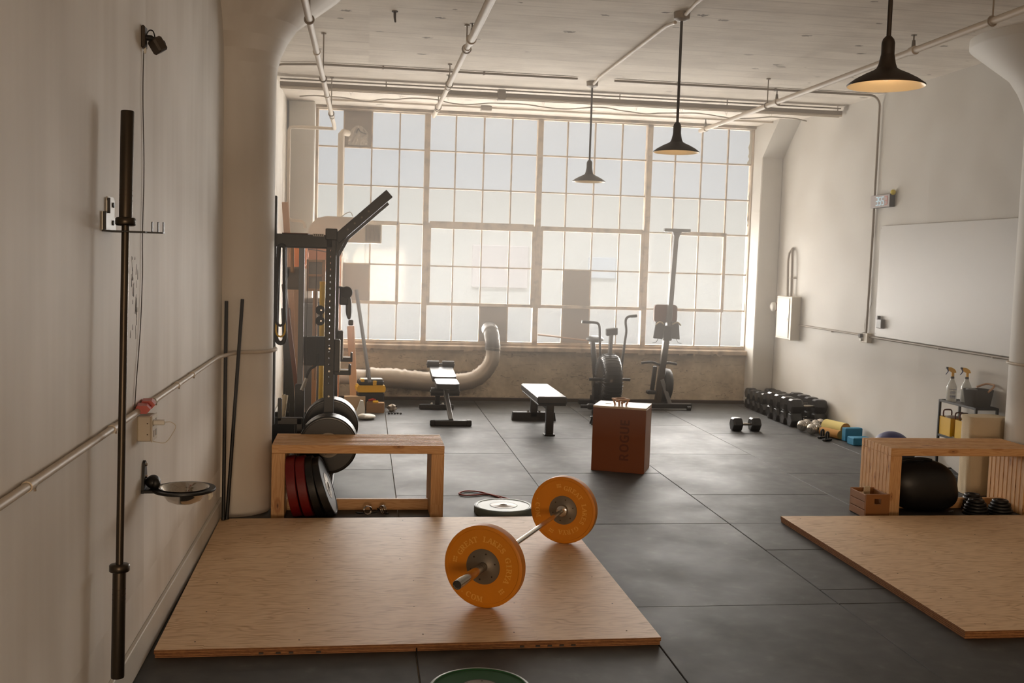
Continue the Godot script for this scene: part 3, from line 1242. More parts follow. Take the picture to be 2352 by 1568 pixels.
# ---------------------------------------------------------------- left wall
func bar(called: String, label: String, m: Material, group := "") -> Node3D:
	# a weightlifting bar along z, centre at its origin
	var o := thing(called, label, "barbell", Vector3.ZERO, 0.0, group)
	var g := G.new()
	g.cyl(V(0, 0, -0.66), V(0, 0, 0.66), 0.0145, -1, 20)
	part("shaft", g, m, o)
	for s in [-1.0, 1.0]:
		g = G.new()
		g.at(V(0, 0, 0.655 * s), V(PI / 2 * s, 0, 0))
		g.lathe([Vector2(0.0, 0.0), Vector2(0.034, 0.0), Vector2(0.038, 0.004), Vector2(0.038, 0.026), Vector2(0.034, 0.03), Vector2(0.025, 0.03)], 28, 0.5)
		part("collar", g, m, o)
		g = G.new()
		g.at(V(0, 0, 0.685 * s), V(PI / 2 * s, 0, 0))
		g.lathe([Vector2(0.025, 0.0), Vector2(0.025, 0.408), Vector2(0.0235, 0.412), Vector2(0.020, 0.412), Vector2(0.019, 0.408), Vector2(0.0, 0.408)], 28, 0.5)
		part("sleeve", g, m, o)
		for k in 3:
			g = G.new()
			g.cyl(V(0, 0, (0.75 + 0.02 * k) * s), V(0, 0, (0.752 + 0.02 * k) * s), 0.0253, -1, 24)
			part("groove", g, M.scuff, o)
	return o


func build_left_wall() -> void:
	# bar hanging upright on the wall
	var o := bar("wall_barbell", "dull steel barbell hung upright on the left wall", M.dark_steel)
	o.position = V(-0.918, 1.345, -4.185)
	var up := V(0.0, 2.197, -0.15).normalized()
	o.basis = Basis(V(1, 0, 0), up.cross(V(1, 0, 0)), up)
	# its hanger
	o = thing("bar_hanger", "white metal bar hanger with slotted shelf screwed to the left wall", "wall hanger", V(WL, 1.95, -4.30))
	var g := G.new()
	g.at(V(0, 0, 0), V(0, PI / 2, 0))
	g.prism(PackedVector2Array([Vector2(-0.095, 0.03), Vector2(0.11, 0.03), Vector2(0.11, 0.075), Vector2(0.085, 0.085), Vector2(0.085, 0.15), Vector2(0.06, 0.16), Vector2(-0.015, 0.16), Vector2(-0.03, 0.145), Vector2(-0.03, 0.10), Vector2(-0.095, 0.10)]), 0.0, 0.006)
	part("back_plate", g, M.white_plastic, o)
	for y in [0.06, 0.13]:
		g = G.new()
		g.cyl(V(0.005, y, -0.055), V(0.012, y, -0.055), 0.010, -1, 12)
		part("screw", g, M.black_metal, o)
	for q in [[0.065, 0.094, 0.07], [0.125, 0.028, 0.06]]:
		g = G.new()
		g.box(V(0.010, q[0], q[1]), V(0.012, q[2], 0.004), 0.001)
		part("flange", g, M.black_metal, o)
	g = G.new()
	g.box(V(0.04, 0.026, 0.07), V(0.08, 0.006, 0.05), 0.001)
	g.box(V(0.02, 0.026, 0.0), V(0.04, 0.006, 0.14), 0.001)
	g.box(V(0.105, 0.026, -0.015), V(0.21, 0.006, 0.05), 0.001)
	g.box(V(0.12, 0.026, 0.075), V(0.08, 0.006, 0.04), 0.001)
	part("slotted_shelf", g, M.black_metal, o)
	for q in [0.165, 0.188, 0.208]:
		g = G.new()
		g.box(V(q, 0.046, -0.015), V(0.004, 0.045, 0.02), 0.001)
		part("finger", g, M.black_metal, o)

	# scuff marks in the plaster
	rng.seed = 90
	var st := G.new()
	for i in 34:
		var z := -4.72 + rng.randf_range(-0.14, 0.10)
		var y := 1.72 + rng.randf_range(-0.20, 0.16)
		var h := rng.randf_range(0.012, 0.07)
		var w := rng.randf_range(0.002, 0.012)
		st.at(V(WL, y, z), V(0, PI / 2, rng.randf_range(-0.2, 0.2)))
		st.prism(PackedVector2Array([Vector2(-w / 2, -h / 2), Vector2(w * 0.3, -h / 2), Vector2(w / 2, h * 0.1), Vector2(0, h / 2)]), -0.001, 0.0008)
	st.home()
	var sc := part("scuff_marks", st, M.scuff, get_node("wall_left"))
	sc.set_meta("kind", "stuff")

	# small camera on a ball mount, with its cable
	o = thing("security_camera", "small square grey camera on a ball mount, high on the left wall", "camera", V(WL, 2.85, -4.93))
	g = G.new()
	g.box(V(0.008, 0.0, 0), V(0.016, 0.10, 0.065), 0.006)
	part("mount_plate", g, M.wire, o)
	g = G.new()
	g.tube([V(0.012, 0.0, 0), V(0.035, 0.0, -0.01), V(0.05, -0.008, -0.02)], [0.012, 0.014, 0.012], 12)
	part("ball_joint", g, M.black_plastic, o)
	g = G.new()
	g.at(V(0.060, -0.026, -0.030), V(0.5, -0.75, 0.25))
	g.box(V(0, 0, 0), V(0.062, 0.066, 0.05), 0.008)
	part("housing", g, M.wire, o)
	g = G.new()
	g.at(V(0.060, -0.026, -0.030), V(0.5, -0.75, 0.25))
	g.cyl(V(0.0, 0.0, -0.025), V(0.0, 0.0, -0.034), 0.018, 0.016, 20)
	part("lens", g, M.black_plastic, o)
	g = G.new()
	g.tube(soft([V(0.05, 0.0, -0.03), V(0.045, 0.03, -0.01), V(0.03, 0.032, 0.0), V(0.018, 0.01, 0.0), V(0.016, -0.03, 0.0)], 4), 0.003, 6)
	part("lead", g, M.black_plastic, o)
	g = G.new()
	g.box(V(0.012, -0.055, 0.0), V(0.012, 0.03, 0.012), 0.003)
	part("plug", g, M.white_plastic, o)
	var pts := []
	rng.seed = 8
	for i in 14:
		pts.append(V(WL + 0.006, 2.79 - 1.58 * i / 13.0, -4.93 + 0.014 * sin(i * 1.1) + 0.15 * maxf(0.0, (i - 8) / 5.0) * 1.0))
	g = G.new()
	g.tube(soft(pts, 4), 0.0022, 5)
	solo("camera_cable", g, M.wire, "thin dark cable dropping from the wall camera to the outlet box", "cable")

	# horizontal conduit, then round the column
	o = thing("wall_conduit", "painted steel conduit along the left wall at waist height", "conduit")
	g = G.new()
	pts = [V(WL + 0.02, 1.195, 2.9), V(WL + 0.02, 1.195, -7.22), V(WL + 0.03, 1.195, -7.34), V(WL + 0.08, 1.197, -7.55)]
	pts.append_array(arc(V(-0.95, 1.20, -7.93), V(0, 0, 0.305), V(0.305, 0, 0), 0.25, 1.85, 9))
	g.tube(pts, 0.014, 12)
	part("pipe", g, M.pipe_paint, o)
	for z in [-3.25, -4.30, -5.12, -5.75, -6.25, -2.2]:
		g = G.new()
		g.cyl(V(WL + 0.02, 1.195, z - 0.025), V(WL + 0.02, 1.195, z + 0.025), 0.0175, -1, 14)
		part("coupling", g, M.pipe_paint, o)
		g = G.new()
		g.box(V(WL + 0.012, 1.178, z - 0.055), V(0.024, 0.008, 0.02), 0.002)
		g.cyl(V(WL + 0.02, 1.180, z - 0.055), V(WL + 0.02, 1.165, z - 0.055), 0.004, -1, 8)
		part("strap", g, M.pipe_dark, o)

	# outlet box with a plug-in charger
	o = thing("outlet_box", "cream outlet box under the conduit with a plugged-in charger", "outlet", V(WL, 1.045, -4.90))
	g = G.new()
	g.box(V(0.03, 0.058, 0), V(0.06, 0.116, 0.11), 0.005)
	part("box", g, M.cream_plastic, o)
	g = G.new()
	g.box(V(0.063, 0.058, 0), V(0.007, 0.12, 0.116), 0.003)
	part("cover", g, M.cream_plastic, o)
	for q in [[0.083, 0.025], [0.033, 0.025], [0.083, -0.025], [0.033, -0.025]]:
		g = G.new()
		g.box(V(0.067, q[0], q[1]), V(0.003, 0.03, 0.022), 0.001)
		part("socket", g, M.pipe_dark, o)
	for y in [0.083, 0.033]:
		g = G.new()
		g.cyl(V(0.045, y, 0.0545), V(0.045, y, 0.0565), 0.003, -1, 8)
		part("screw", g, M.scuff, o)
	g = G.new()
	g.box(V(0.092, 0.085, 0.025), V(0.052, 0.022, 0.034), 0.004)
	part("charger", g, M.white_plastic, o)
	g = G.new()
	g.tube(soft([V(0.116, 0.085, 0.025), V(0.14, 0.086, 0.02), V(0.162, 0.068, 0.02), V(0.15, 0.035, 0.025), V(0.12, -0.006, 0.03), V(0.08, -0.004, 0.035), V(0.055, 0.006, 0.04)], 6), 0.002, 6)
	part("cord", g, M.cream_plastic, o)

	# the orange-red clip lying on the conduit
	o = thing("plastic_clip", "orange-red plastic clip lying on the conduit above the outlet box", "clip", V(WL, 1.186, -4.86))
	for q in [[0.06, 0.0, 0.0], [-0.045, 0.006, -0.02]]:
		g = G.new()
		g.at(V(0.0, q[1], q[0]), V(0, 0.15, 0))
		g.prism(PackedVector2Array([Vector2(0.004, 0.0), Vector2(0.052, 0.0), Vector2(0.068, 0.018), Vector2(0.052, 0.036), Vector2(0.012, 0.036), Vector2(0.004, 0.022)]), -0.05, 0.05)
		part("wedge", g, M.orange_red, o)
	g = G.new()
	g.box(V(0.03, 0.012, 0.01), V(0.03, 0.018, 0.06), 0.003)
	part("joint", g, M.orange_red, o)

	# chalk bowl in a black wall ring
	o = thing("chalk_bowl_holder", "black ring bracket on the left wall holding the steel bowl", "bracket", V(WL, 0.80, -4.98))
	g = G.new()
	g.at(V(0, 0, 0), V(0, PI / 2, 0))
	g.prism(PackedVector2Array([Vector2(-0.05, -0.012), Vector2(0.05, -0.012), Vector2(0.018, 0.125), Vector2(0.0, 0.135), Vector2(-0.018, 0.125)]), 0.0, 0.012)
	part("back_plate", g, M.black_metal, o)
	for y in [0.115, 0.06]:
		g = G.new()
		g.cyl(V(0.012, y, 0), V(0.018, y, 0), 0.009, 0.007, 12)
		part("screw", g, M.chrome, o)
	g = G.new()
	g.at(V(0.185, 0.0, 0))
	g.lathe([Vector2(0.108, 0.006), Vector2(0.108, -0.006), Vector2(0.142, -0.006), Vector2(0.144, 0.0), Vector2(0.142, 0.006), Vector2(0.108, 0.006)], 48, 0.8)
	part("ring", g, M.black_metal, o)
	g = G.new()
	g.home()
	g.box(V(0.035, -0.004, 0), V(0.07, 0.014, 0.10), 0.003)
	part("arm", g, M.black_metal, o)
	g = G.new()
	g.ball(V(0.045, 0.034, 0.0), V(0.034, 0.032, 0.04), 18, 10)
	g.ball(V(0.06, 0.03, 0.02), V(0.022, 0.028, 0.022), 14, 8)
	solo_at("black_cloth", g, M.black_rubber, "crumpled black cloth tucked behind the steel bowl", "cloth", V(WL, 0.80, -4.98))
	g = G.new()
	g.lathe([Vector2(0.0, -0.068), Vector2(0.045, -0.066), Vector2(0.075, -0.052), Vector2(0.095, -0.025), Vector2(0.105, 0.004), Vector2(0.113, 0.0085), Vector2(0.114, 0.0105), Vector2(0.104, 0.008), Vector2(0.092, -0.022), Vector2(0.072, -0.049), Vector2(0.044, -0.062), Vector2(0.0, -0.064)], 56, 0.3)
	solo_at("steel_bowl", g, M.chrome, "polished steel bowl set in the black wall ring", "bowl", V(WL + 0.185, 0.80, -4.98))
	g = G.new()
	g.tube([V(0, 0.0, 0), V(0.004, -0.02, 0.004), V(-0.002, -0.036, 0.0)], [0.016, 0.012, 0.005], 12)
	solo_at("putty_lump", g, M.cream_plastic, "small cream lump stuck under the black ring's outer edge", "putty", V(WL + 0.305, 0.793, -4.95))

	# two black poles leaning on the column
	for q in [[V(-0.945, 0.042, -7.40), V(-0.965, 1.565, -7.61), "black pole nearest the left wall, leaning on the column"], [V(-0.925, 0.042, -7.43), V(-0.857, 1.58, -7.635), "black pole leaning out from the left wall against the column"]]:
		g = G.new()
		g.cyl(q[0], q[1], 0.0125, -1, 16)
		o = thing("leaning_pole", q[2], "pole")
		part("tube", g, M.black_plastic, o)
		g = G.new()
		g.cyl(q[0], q[0].lerp(q[1], 0.012), 0.0145, -1, 16)
		part("end_cap", g, M.black_rubber, o)


func solo_at(called: String, g, m, label: String, category: String, at: Vector3, turn := Vector3.ZERO, group := "") -> MeshInstance3D:
	var o := solo(called, g, m, label, category, group)
	o.position = at
	o.rotation = turn
	return o


# ---------------------------------------------------------------- lifting platforms
func platform(called: String, label: String, at: Vector3, w: float, d: float, turn: float, thick: float) -> Node3D:
	# two layers of two plywood sheets each, screwed down
	var o := thing(called, label, "platform", at, turn)
	var lay := thick / 2.0
	for l in 2:
		for k in 2:
			var g := G.new()
			var e := G.new()
			var c: Vector3
			var s: Vector3
			if l == 1:
				c = V(0, lay * 1.5, d * (k - 0.5) / 2.0)
				s = V(w, lay - 0.0006, d / 2.0 - 0.001)
			else:
				c = V(w * (k - 0.5) / 2.0 - 0.0, lay * 0.5, 0)
				s = V(w / 2.0 - 0.001 - 0.006, lay - 0.0006, d - 0.012)
			var h := s / 2.0
			g.uo = Vector2(0.31 * k + 0.7 * l, 0.83 * k + at.x * 0.37)
			g.face([c + V(-h.x, h.y, h.z), c + V(h.x, h.y, h.z), c + V(h.x, h.y, -h.z), c + V(-h.x, h.y, -h.z)], 0)
			g.face([c + V(-h.x, -h.y, -h.z), c + V(h.x, -h.y, -h.z), c + V(h.x, -h.y, h.z), c + V(-h.x, -h.y, h.z)], 0)
			e.face([c + V(-h.x, -h.y, h.z), c + V(h.x, -h.y, h.z), c + V(h.x, h.y, h.z), c + V(-h.x, h.y, h.z)], 0)
			e.face([c + V(h.x, -h.y, -h.z), c + V(-h.x, -h.y, -h.z), c + V(-h.x, h.y, -h.z), c + V(h.x, h.y, -h.z)], 0)
			e.face([c + V(h.x, -h.y, h.z), c + V(h.x, -h.y, -h.z), c + V(h.x, h.y, -h.z), c + V(h.x, h.y, h.z)], 2)
			e.face([c + V(-h.x, -h.y, -h.z), c + V(-h.x, -h.y, h.z), c + V(-h.x, h.y, h.z), c + V(-h.x, h.y, -h.z)], 2)
			part("plywood_sheet", [[g, M.plywood], [e, M.plywood_edge]], null, o)
	rng.seed = 77
	for i in 5:
		for j in 6:
			var g := G.new()
			var p := V(w * (-0.44 + 0.22 * i) + rng.randf_range(-0.05, 0.05), thick - 0.0004, d * (-0.46 + 0.184 * j) + rng.randf_range(-0.03, 0.03))
			g.cyl(p, p + V(0, 0.0006, 0), 0.0045, -1, 8)
			part("screw", g, M.scuff, o)
	return o


func build_platforms() -> void:
	platform("lifting_platform", "pale plywood lifting platform under the loaded barbell", V(0.272, 0, -6.215), 2.46, 2.50, 0.012, 0.040)
	var o := platform("lifting_platform", "second plywood platform on the right with swirling grain, below the right bench", V(4.39, 0, -6.20), 2.46, 2.47, 0.0, 0.045)
	# black scuffs on the edge of the left platform's sheets
	o = get_node("lifting_platform")
	for x in [-0.74, -0.66, -0.60, -0.47, 0.52, 0.60, 0.66, 0.72, 0.78]:
		var g := G.new()
		g.box(V(x, 0.010, 1.2465), V(0.022, 0.010, 0.006), 0.001)
		part("ink_mark", g, M.wire, o)


# ---------------------------------------------------------------- weight plates
func glyph(c: String, serif := true) -> Array:
	var key := c + ("s" if serif else "n")
	if not glyphs.has(key):
		var f := SystemFont.new()
		f.font_names = PackedStringArray(["Droid Serif" if serif else "Droid Sans"])
		f.font_weight = 700
		var t := TextMesh.new()
		t.font = f
		t.text = c
		t.font_size = 64
		t.pixel_size = 0.01
		t.depth = 0.02
		t.curve_step = 3.0
		glyphs[key] = [t.surface_get_arrays(0) if t.get_surface_count() > 0 else [], t.get_aabb()]
	return glyphs[key]


func write_line(g: G, text: String, size: float, base: Transform3D, serif := true) -> void:
	# letters side by side, centred, about `size` tall, facing +z
	var widths := []
	var total := 0.0
	for c in text:
		var w := 0.30 if c == " " else (glyph(c, serif)[1] as AABB).size.x + 0.07
		widths.append(w)
		total += w
	var k := size / 0.46
	var run := -total / 2.0
	for i in text.length():
		if text[i] != " ":
			var a: Array = glyph(text[i], serif)
			var bb: AABB = a[1]
			g.x = base * Transform3D(Basis().scaled(V(k, k, k)), V((run + widths[i] / 2.0 - bb.get_center().x) * k, -0.23 * k, 0))
			g.add(a[0])
		run += widths[i]
	g.home()


func ring_text(g: G, text: String, radius: float, size: float, start: float, step: float, outward: bool, lift: float) -> void:
	# letters round a circle in the xy plane; angles in degrees, clockwise from the top
	var k := size / 0.46
	for i in text.length():
		var c := text[i]
		if c == " ":
			continue
		var u := deg_to_rad(start + step * i)
		var dir := Vector3(sin(u), cos(u), 0)
		var up := dir if outward else -dir
		var right := up.cross(Vector3.BACK)
		var a: Array = glyph(c)
		var bb: AABB = a[1]
		var b := Basis(right * k, up * k, Vector3.BACK * (lift / 0.02))
		var low := -0.23
		g.x = Transform3D(b, dir * radius + V(0, 0, 0)) * Transform3D(Basis(), V(-bb.get_center().x, low, 0))
		g.add(a[0])
	g.home()


func plate(called: String, label: String, rubber: Material, letters: Material, thick: float, r := 0.225, turn := 0.0, text := true, group := "", hub := 0.097, hub_mat: Material = null, face_mat: Material = null) -> Node3D:
	# a bumper plate with its axis along z and its front at +z
	var o := thing(called, label, "weight plate", Vector3.ZERO, 0, group)
	var t := thick / 2.0
	var g := G.new()
	g.at(V(0, 0, 0), V(PI / 2, 0, 0))
	g.lathe([Vector2(hub, -t + 0.004), Vector2(r * 0.90, -t + 0.004), Vector2(r * 0.915, -t), Vector2(r - 0.006, -t), Vector2(r - 0.001, -t + 0.004), Vector2(r, 0.0), Vector2(r - 0.001, t - 0.004), Vector2(r - 0.006, t), Vector2(r * 0.915, t), Vector2(r * 0.90, t - 0.004), Vector2(hub, t - 0.004)], 96, 0.75)
	part("rubber_disc", g, rubber, o)
	if face_mat:
		g = G.new()
		g.at(V(0, 0, 0), V(PI / 2, 0, 0))
		g.lathe([Vector2(r * 0.93, t - 0.0005), Vector2(r * 0.93, t + 0.0006), Vector2(r * 0.90, t + 0.0006), Vector2(r * 0.885, t - 0.003), Vector2(hub, t - 0.003)], 96, 0.9)
		part("printed_face", g, face_mat, o)
		for q in [r * 0.87, hub + 0.004]:
			g = G.new()
			g.at(V(0, 0, 0), V(PI / 2, 0, 0))
			g.lathe([Vector2(q + 0.0025, t - 0.0035), Vector2(q + 0.0025, t - 0.0024), Vector2(q, t - 0.0024)], 96, 0.9)
			part("ring_line", g, M.line_dark, o)
	g = G.new()
	g.at(V(0, 0, 0), V(PI / 2, 0, 0))
	g.lathe([Vector2(0.0255, -t + 0.003), Vector2(hub, -t + 0.003), Vector2(hub, -t + 0.004)], 48, 0.75)
	g.lathe([Vector2(hub, t - 0.004), Vector2(hub - 0.001, t - 0.0015), Vector2(0.034, t - 0.0015), Vector2(0.031, t + 0.001), Vector2(0.0255, t + 0.001), Vector2(0.0255, -t + 0.003)], 48, 0.75)
	part("steel_hub", g, hub_mat if hub_mat else M.worn_steel, o)
	if hub_mat == null:
		for i in 6:
			g = G.new()
			var u := TAU * i / 6.0 + 0.3
			g.cyl(V(cos(u) * 0.072, sin(u) * 0.072, t - 0.0016), V(cos(u) * 0.072, sin(u) * 0.072, t - 0.0004), 0.0045, -1, 10)
			part("rivet", g, M.dark_steel, o)
	if text:
		var q := G.new()
		ring_text(q, "GREAT LAKES GIRYA", r * 0.73, r * 0.135, turn, 11.2, true, 0.0012)
		ring_text(q, ".COM", r * 0.73, r * 0.135, turn + 282.0 - 0.0, -11.0, false, 0.0012)
		for v in q.v.size():
			q.v[v] = q.v[v] + V(0, 0, t - 0.004)
		# two short rows of small print that cannot be made out
		for a in [turn + 202.0, turn - 18.0]:
			var u := deg_to_rad(a)
			var dir := V(sin(u), cos(u), 0)
			q.x = Transform3D(Basis(dir.cross(Vector3.BACK), dir, Vector3.BACK), dir * r * 0.73 + V(0, 0, t - 0.004))
			for k in 3:
				q.box(V(-0.011 + 0.011 * k, 0.007, 0.0005), V(0.008, 0.009, 0.001))
				q.box(V(-0.011 + 0.011 * k, -0.007, 0.0005), V(0.008, 0.009, 0.001))
			q.home()
		part("lettering", q, letters, o)
	return o


func build_barbells() -> void:
	# the loaded bar: its line on the floor runs away to the right
	var near := V(0.652, 0.266, -5.455)
	var far := V(1.345, 0.266, -6.745)
	var dir := (near - far).normalized()
	var mid := (near + far) / 2.0 - dir * 0.03
	var yaw := atan2(dir.x, dir.z)
	var o := bar("barbell", "chrome barbell loaded with two orange plates on the left platform", M.chrome)
	o.position = mid
	o.rotation.y = yaw
	var p := plate("bumper_plate", "orange bumper plate on the near end of the barbell, nearest the camera", M.orange_rubber, M.orange_letters, 0.062, 0.2255, -64.0, true, "orange plates on the barbell")
	p.position = mid + dir * 0.716
	p.rotation.y = yaw
	p = plate("bumper_plate", "orange bumper plate on the far end of the barbell", M.orange_rubber, M.orange_letters, 0.062, 0.2255, 6.0, true, "orange plates on the barbell")
	p.position = mid - dir * 0.716
	p.rotation.y = yaw
	# plates lying flat
	p = plate("bumper_plate", "green bumper plate lying on the black mat, cut off by the bottom edge", M.pale_rubber, M.white_letters, 0.05, 0.225, -98.0, true, "", 0.085, null, M.green_rubber)
	p.position = V(0.535, 0.025, -4.405)
	p.rotation = V(-PI / 2, 0, 0)
	p = plate("bumper_plate", "pale grey bumper plate lying flat behind the far orange plate", M.grey_rubber, M.white_letters, 0.058, 0.225, 0.0, false, "", 0.10, M.white_board, M.pale_rubber)
	p.position = V(1.082, 0.029, -7.765)
	p.rotation = V(-PI / 2, 0, 0)
	# a dull red band on the mat
	var g := G.new()
	var pts := []
	for q in [[0.80, -8.40], [0.86, -8.47], [0.96, -8.45], [1.04, -8.36], [1.12, -8.27], [1.20, -8.15], [1.24, -8.10], [1.21, -8.09], [1.14, -8.17], [1.10, -8.26], [1.05, -8.34], [1.00, -8.36], [0.93, -8.33], [0.84, -8.32], [0.80, -8.36]]:
		pts.append(V(q[0], 0.007, q[1]))
	pts.append(pts[0])
	var sm := soft(pts, 5)
	sm.pop_back()
	g.tube(sm, 0.006, 6, true)
	solo("resistance_band", g, M.dull_red, "thin dull red band looped on the mat behind the pale grey plate", "exercise band")


# ---------------------------------------------------------------- slatted benches
func bench(label: String, at: Vector3) -> Node3D:
	var o := thing("slatted_bench", label, "bench", at, 0, "slatted pine benches")
	var len := 1.245
	var top := 0.54
	var n := 9
	var pitch := 0.0565
	rng.seed = int(at.x * 100) + 900
	for i in n:
		var z := -0.019 - pitch * i
		var g := G.new()
		g.uo = Vector2(rng.randf(), rng.randf())
		g.box(V(len / 2, top - 0.031, z), V(len, 0.062, 0.038), 0.003)
		part("top_slat", g, M.pine, o)
		for s in 2:
			g = G.new()
			g.uo = Vector2(rng.randf(), rng.randf())
			g.box(V(0.0475 + s * (len - 0.095), (top - 0.0625) / 2, z), V(0.095, top - 0.0635, 0.038), 0.003, 1)
			part("leg_slat", g, M.pine, o)
			if i < n - 1:
				g = G.new()
				g.uo = Vector2(rng.randf(), rng.randf())
				g.box(V(0.0465 + s * (len - 0.093), top / 2 - 0.001, z - pitch / 2), V(0.089, top - 0.002, pitch - 0.0395), 0.002, 1)
				part("spacer", g, M.pine, o)
	var g := G.new()
	g.box(V(len / 2, 0.042, -0.27), V(len - 0.192, 0.084, 0.036), 0.003)
	part("stretcher", g, M.pine, o)
	return o


func build_benches() -> void:
	bench("slatted pine bench on the left, behind the platform, with plates leaning under it", V(-0.637, 0, -7.60))
	bench("slatted pine bench on the right, with a big black bag under it", V(4.112, 0, -7.60))
	# bumper plates leaning against the left bench's leg
	var looks := [["red_rubber", "dark red bumper plate leaning under the left bench, against its leg"], ["red_rubber", "second dark red bumper plate under the left bench, between red and black"], ["black_rubber", "black bumper plate under the left bench, next to the red ones"], ["black_rubber", "outermost black bumper plate under the left bench, its grey hub in view"]]
	for i in 4:
		var tilt := deg_to_rad([9.0, 11.0, 14.5, 19.0][i])
		var x: float = [-0.435, -0.352, -0.268, -0.186][i]
		var p := plate("bumper_plate", looks[i][1], M[looks[i][0]], M.white_letters, 0.066 if i < 2 else 0.056, 0.225, 0.0, false, "plates leaning under the left bench")
		var axis := V(cos(tilt), sin(tilt), 0.05).normalized()
		var b := Basis(V(0, 1, 0).cross(axis).normalized(), axis.cross(V(0, 1, 0).cross(axis).normalized()), axis)
		p.basis = b
		p.position = V(x, 0, -7.66) + V(-sin(tilt), cos(tilt), 0) * 0.225 + V(0, 0.033 * sin(tilt), 0)
	# spring collars on the floor under the bench
	for q in [[0.055, -7.70, 0.4, "chrome spring collar on the floor under the left bench, nearer the front"], [0.17, -7.72, 2.2, "chrome spring collar under the left bench, against its stretcher"]]:
		var o := thing("spring_collar", q[3], "collar", V(q[0], 0.004, q[1]), q[2], "spring collars under the left bench")
		var g := G.new()
		var pts := []
		for k in 40:
			var u := TAU * 2.2 * k / 39.0
			pts.append(V(0.030 * cos(u), 0.032 + 0.030 * sin(u), -0.012 + 0.03 * k / 39.0))
		g.tube(pts, 0.0034, 7)
		part("coil", g, M.chrome, o)
		for s in [-1.0, 1.0]:
			g = G.new()
			g.tube([V(0.02 * s, 0.01, 0.01 * s), V(0.055 * s, 0.012, 0.012 * s), V(0.085 * s, 0.020, 0.014 * s)], [0.004, 0.007, 0.006], 8)
			part("grip", g, M.black_plastic, o)


# ---------------------------------------------------------------- rack and the left far corner
func drilled_post(h: float, from: float, to: float, s := 0.076) -> ArrayMesh:
	# square hollow tube with a row of through holes, its base at the origin
	var g := G.new()
	var w := s / 2.0
	var r := 0.009
	var step := 0.05
	var c := 0.004
	# the two drilled faces (front +z and back -z) are strips with round openings
	for sg in [1.0, -1.0]:
		g.x = Transform3D(Basis(V(sg, 0, 0), V(0, 1, 0), V(0, 0, sg)), Vector3.ZERO)
		var y := 0.0
		var hole := from
		while hole < to:
			var a := hole - step / 2.0
			if a > y + 1e-4:
				g.quad(V(-w + c, y, w), V(w - c, y, w), V(w - c, a, w), V(-w + c, a, w))
			# ring of quads from the hole to the cell border; the border's corners are among the angles
			var corner := atan2(step / 2.0, w - c)
			var angles := []
			for k in 4:
				var base := PI / 2 * k
				var edge := corner if k % 2 == 0 else PI / 2 - corner
				angles.append_array([base, base + edge / 2.0, base + edge, base + (edge + PI / 2) / 2.0])
			angles.append(TAU)
			for k in angles.size() - 1:
				var u0: float = angles[k]
				var u1: float = angles[k + 1]
				var pa := Vector2(cos(u0), sin(u0))
				var pb := Vector2(cos(u1), sin(u1))
				var oa := pa / maxf(absf(pa.x) / (w - c), absf(pa.y) / (step / 2.0))
				var ob := pb / maxf(absf(pb.x) / (w - c), absf(pb.y) / (step / 2.0))
				g.quad(V(pa.x * r, hole + pa.y * r, w), V(oa.x, hole + oa.y, w), V(ob.x, hole + ob.y, w), V(pb.x * r, hole + pb.y * r, w))
				g.quad(V(pb.x * r, hole + pb.y * r, w), V(pb.x * r, hole + pb.y * r, w - 0.004), V(pa.x * r, hole + pa.y * r, w - 0.004), V(pa.x * r, hole + pa.y * r, w))
			y = hole + step / 2.0
			hole += step
		g.quad(V(-w + c, y, w), V(w - c, y, w), V(w - c, h, w), V(-w + c, h, w))
		# chamfer and side
		g.quad(V(w - c, 0, w), V(w, 0, w - c), V(w, h, w - c), V(w - c, h, w))
		g.quad(V(w, 0, w - c), V(w, 0, -w + c), V(w, h, -w + c), V(w, h, w - c))
		g.quad(V(w, 0, -w + c), V(w - c, 0, -w), V(w - c, h, -w), V(w, h, -w + c))
	g.home()
	g.box(V(0, h + 0.002, 0), V(s - 0.004, 0.006, s - 0.004), 0.002)
	var m := ArrayMesh.new()
	g.surface(m, M.black_metal)
	return m


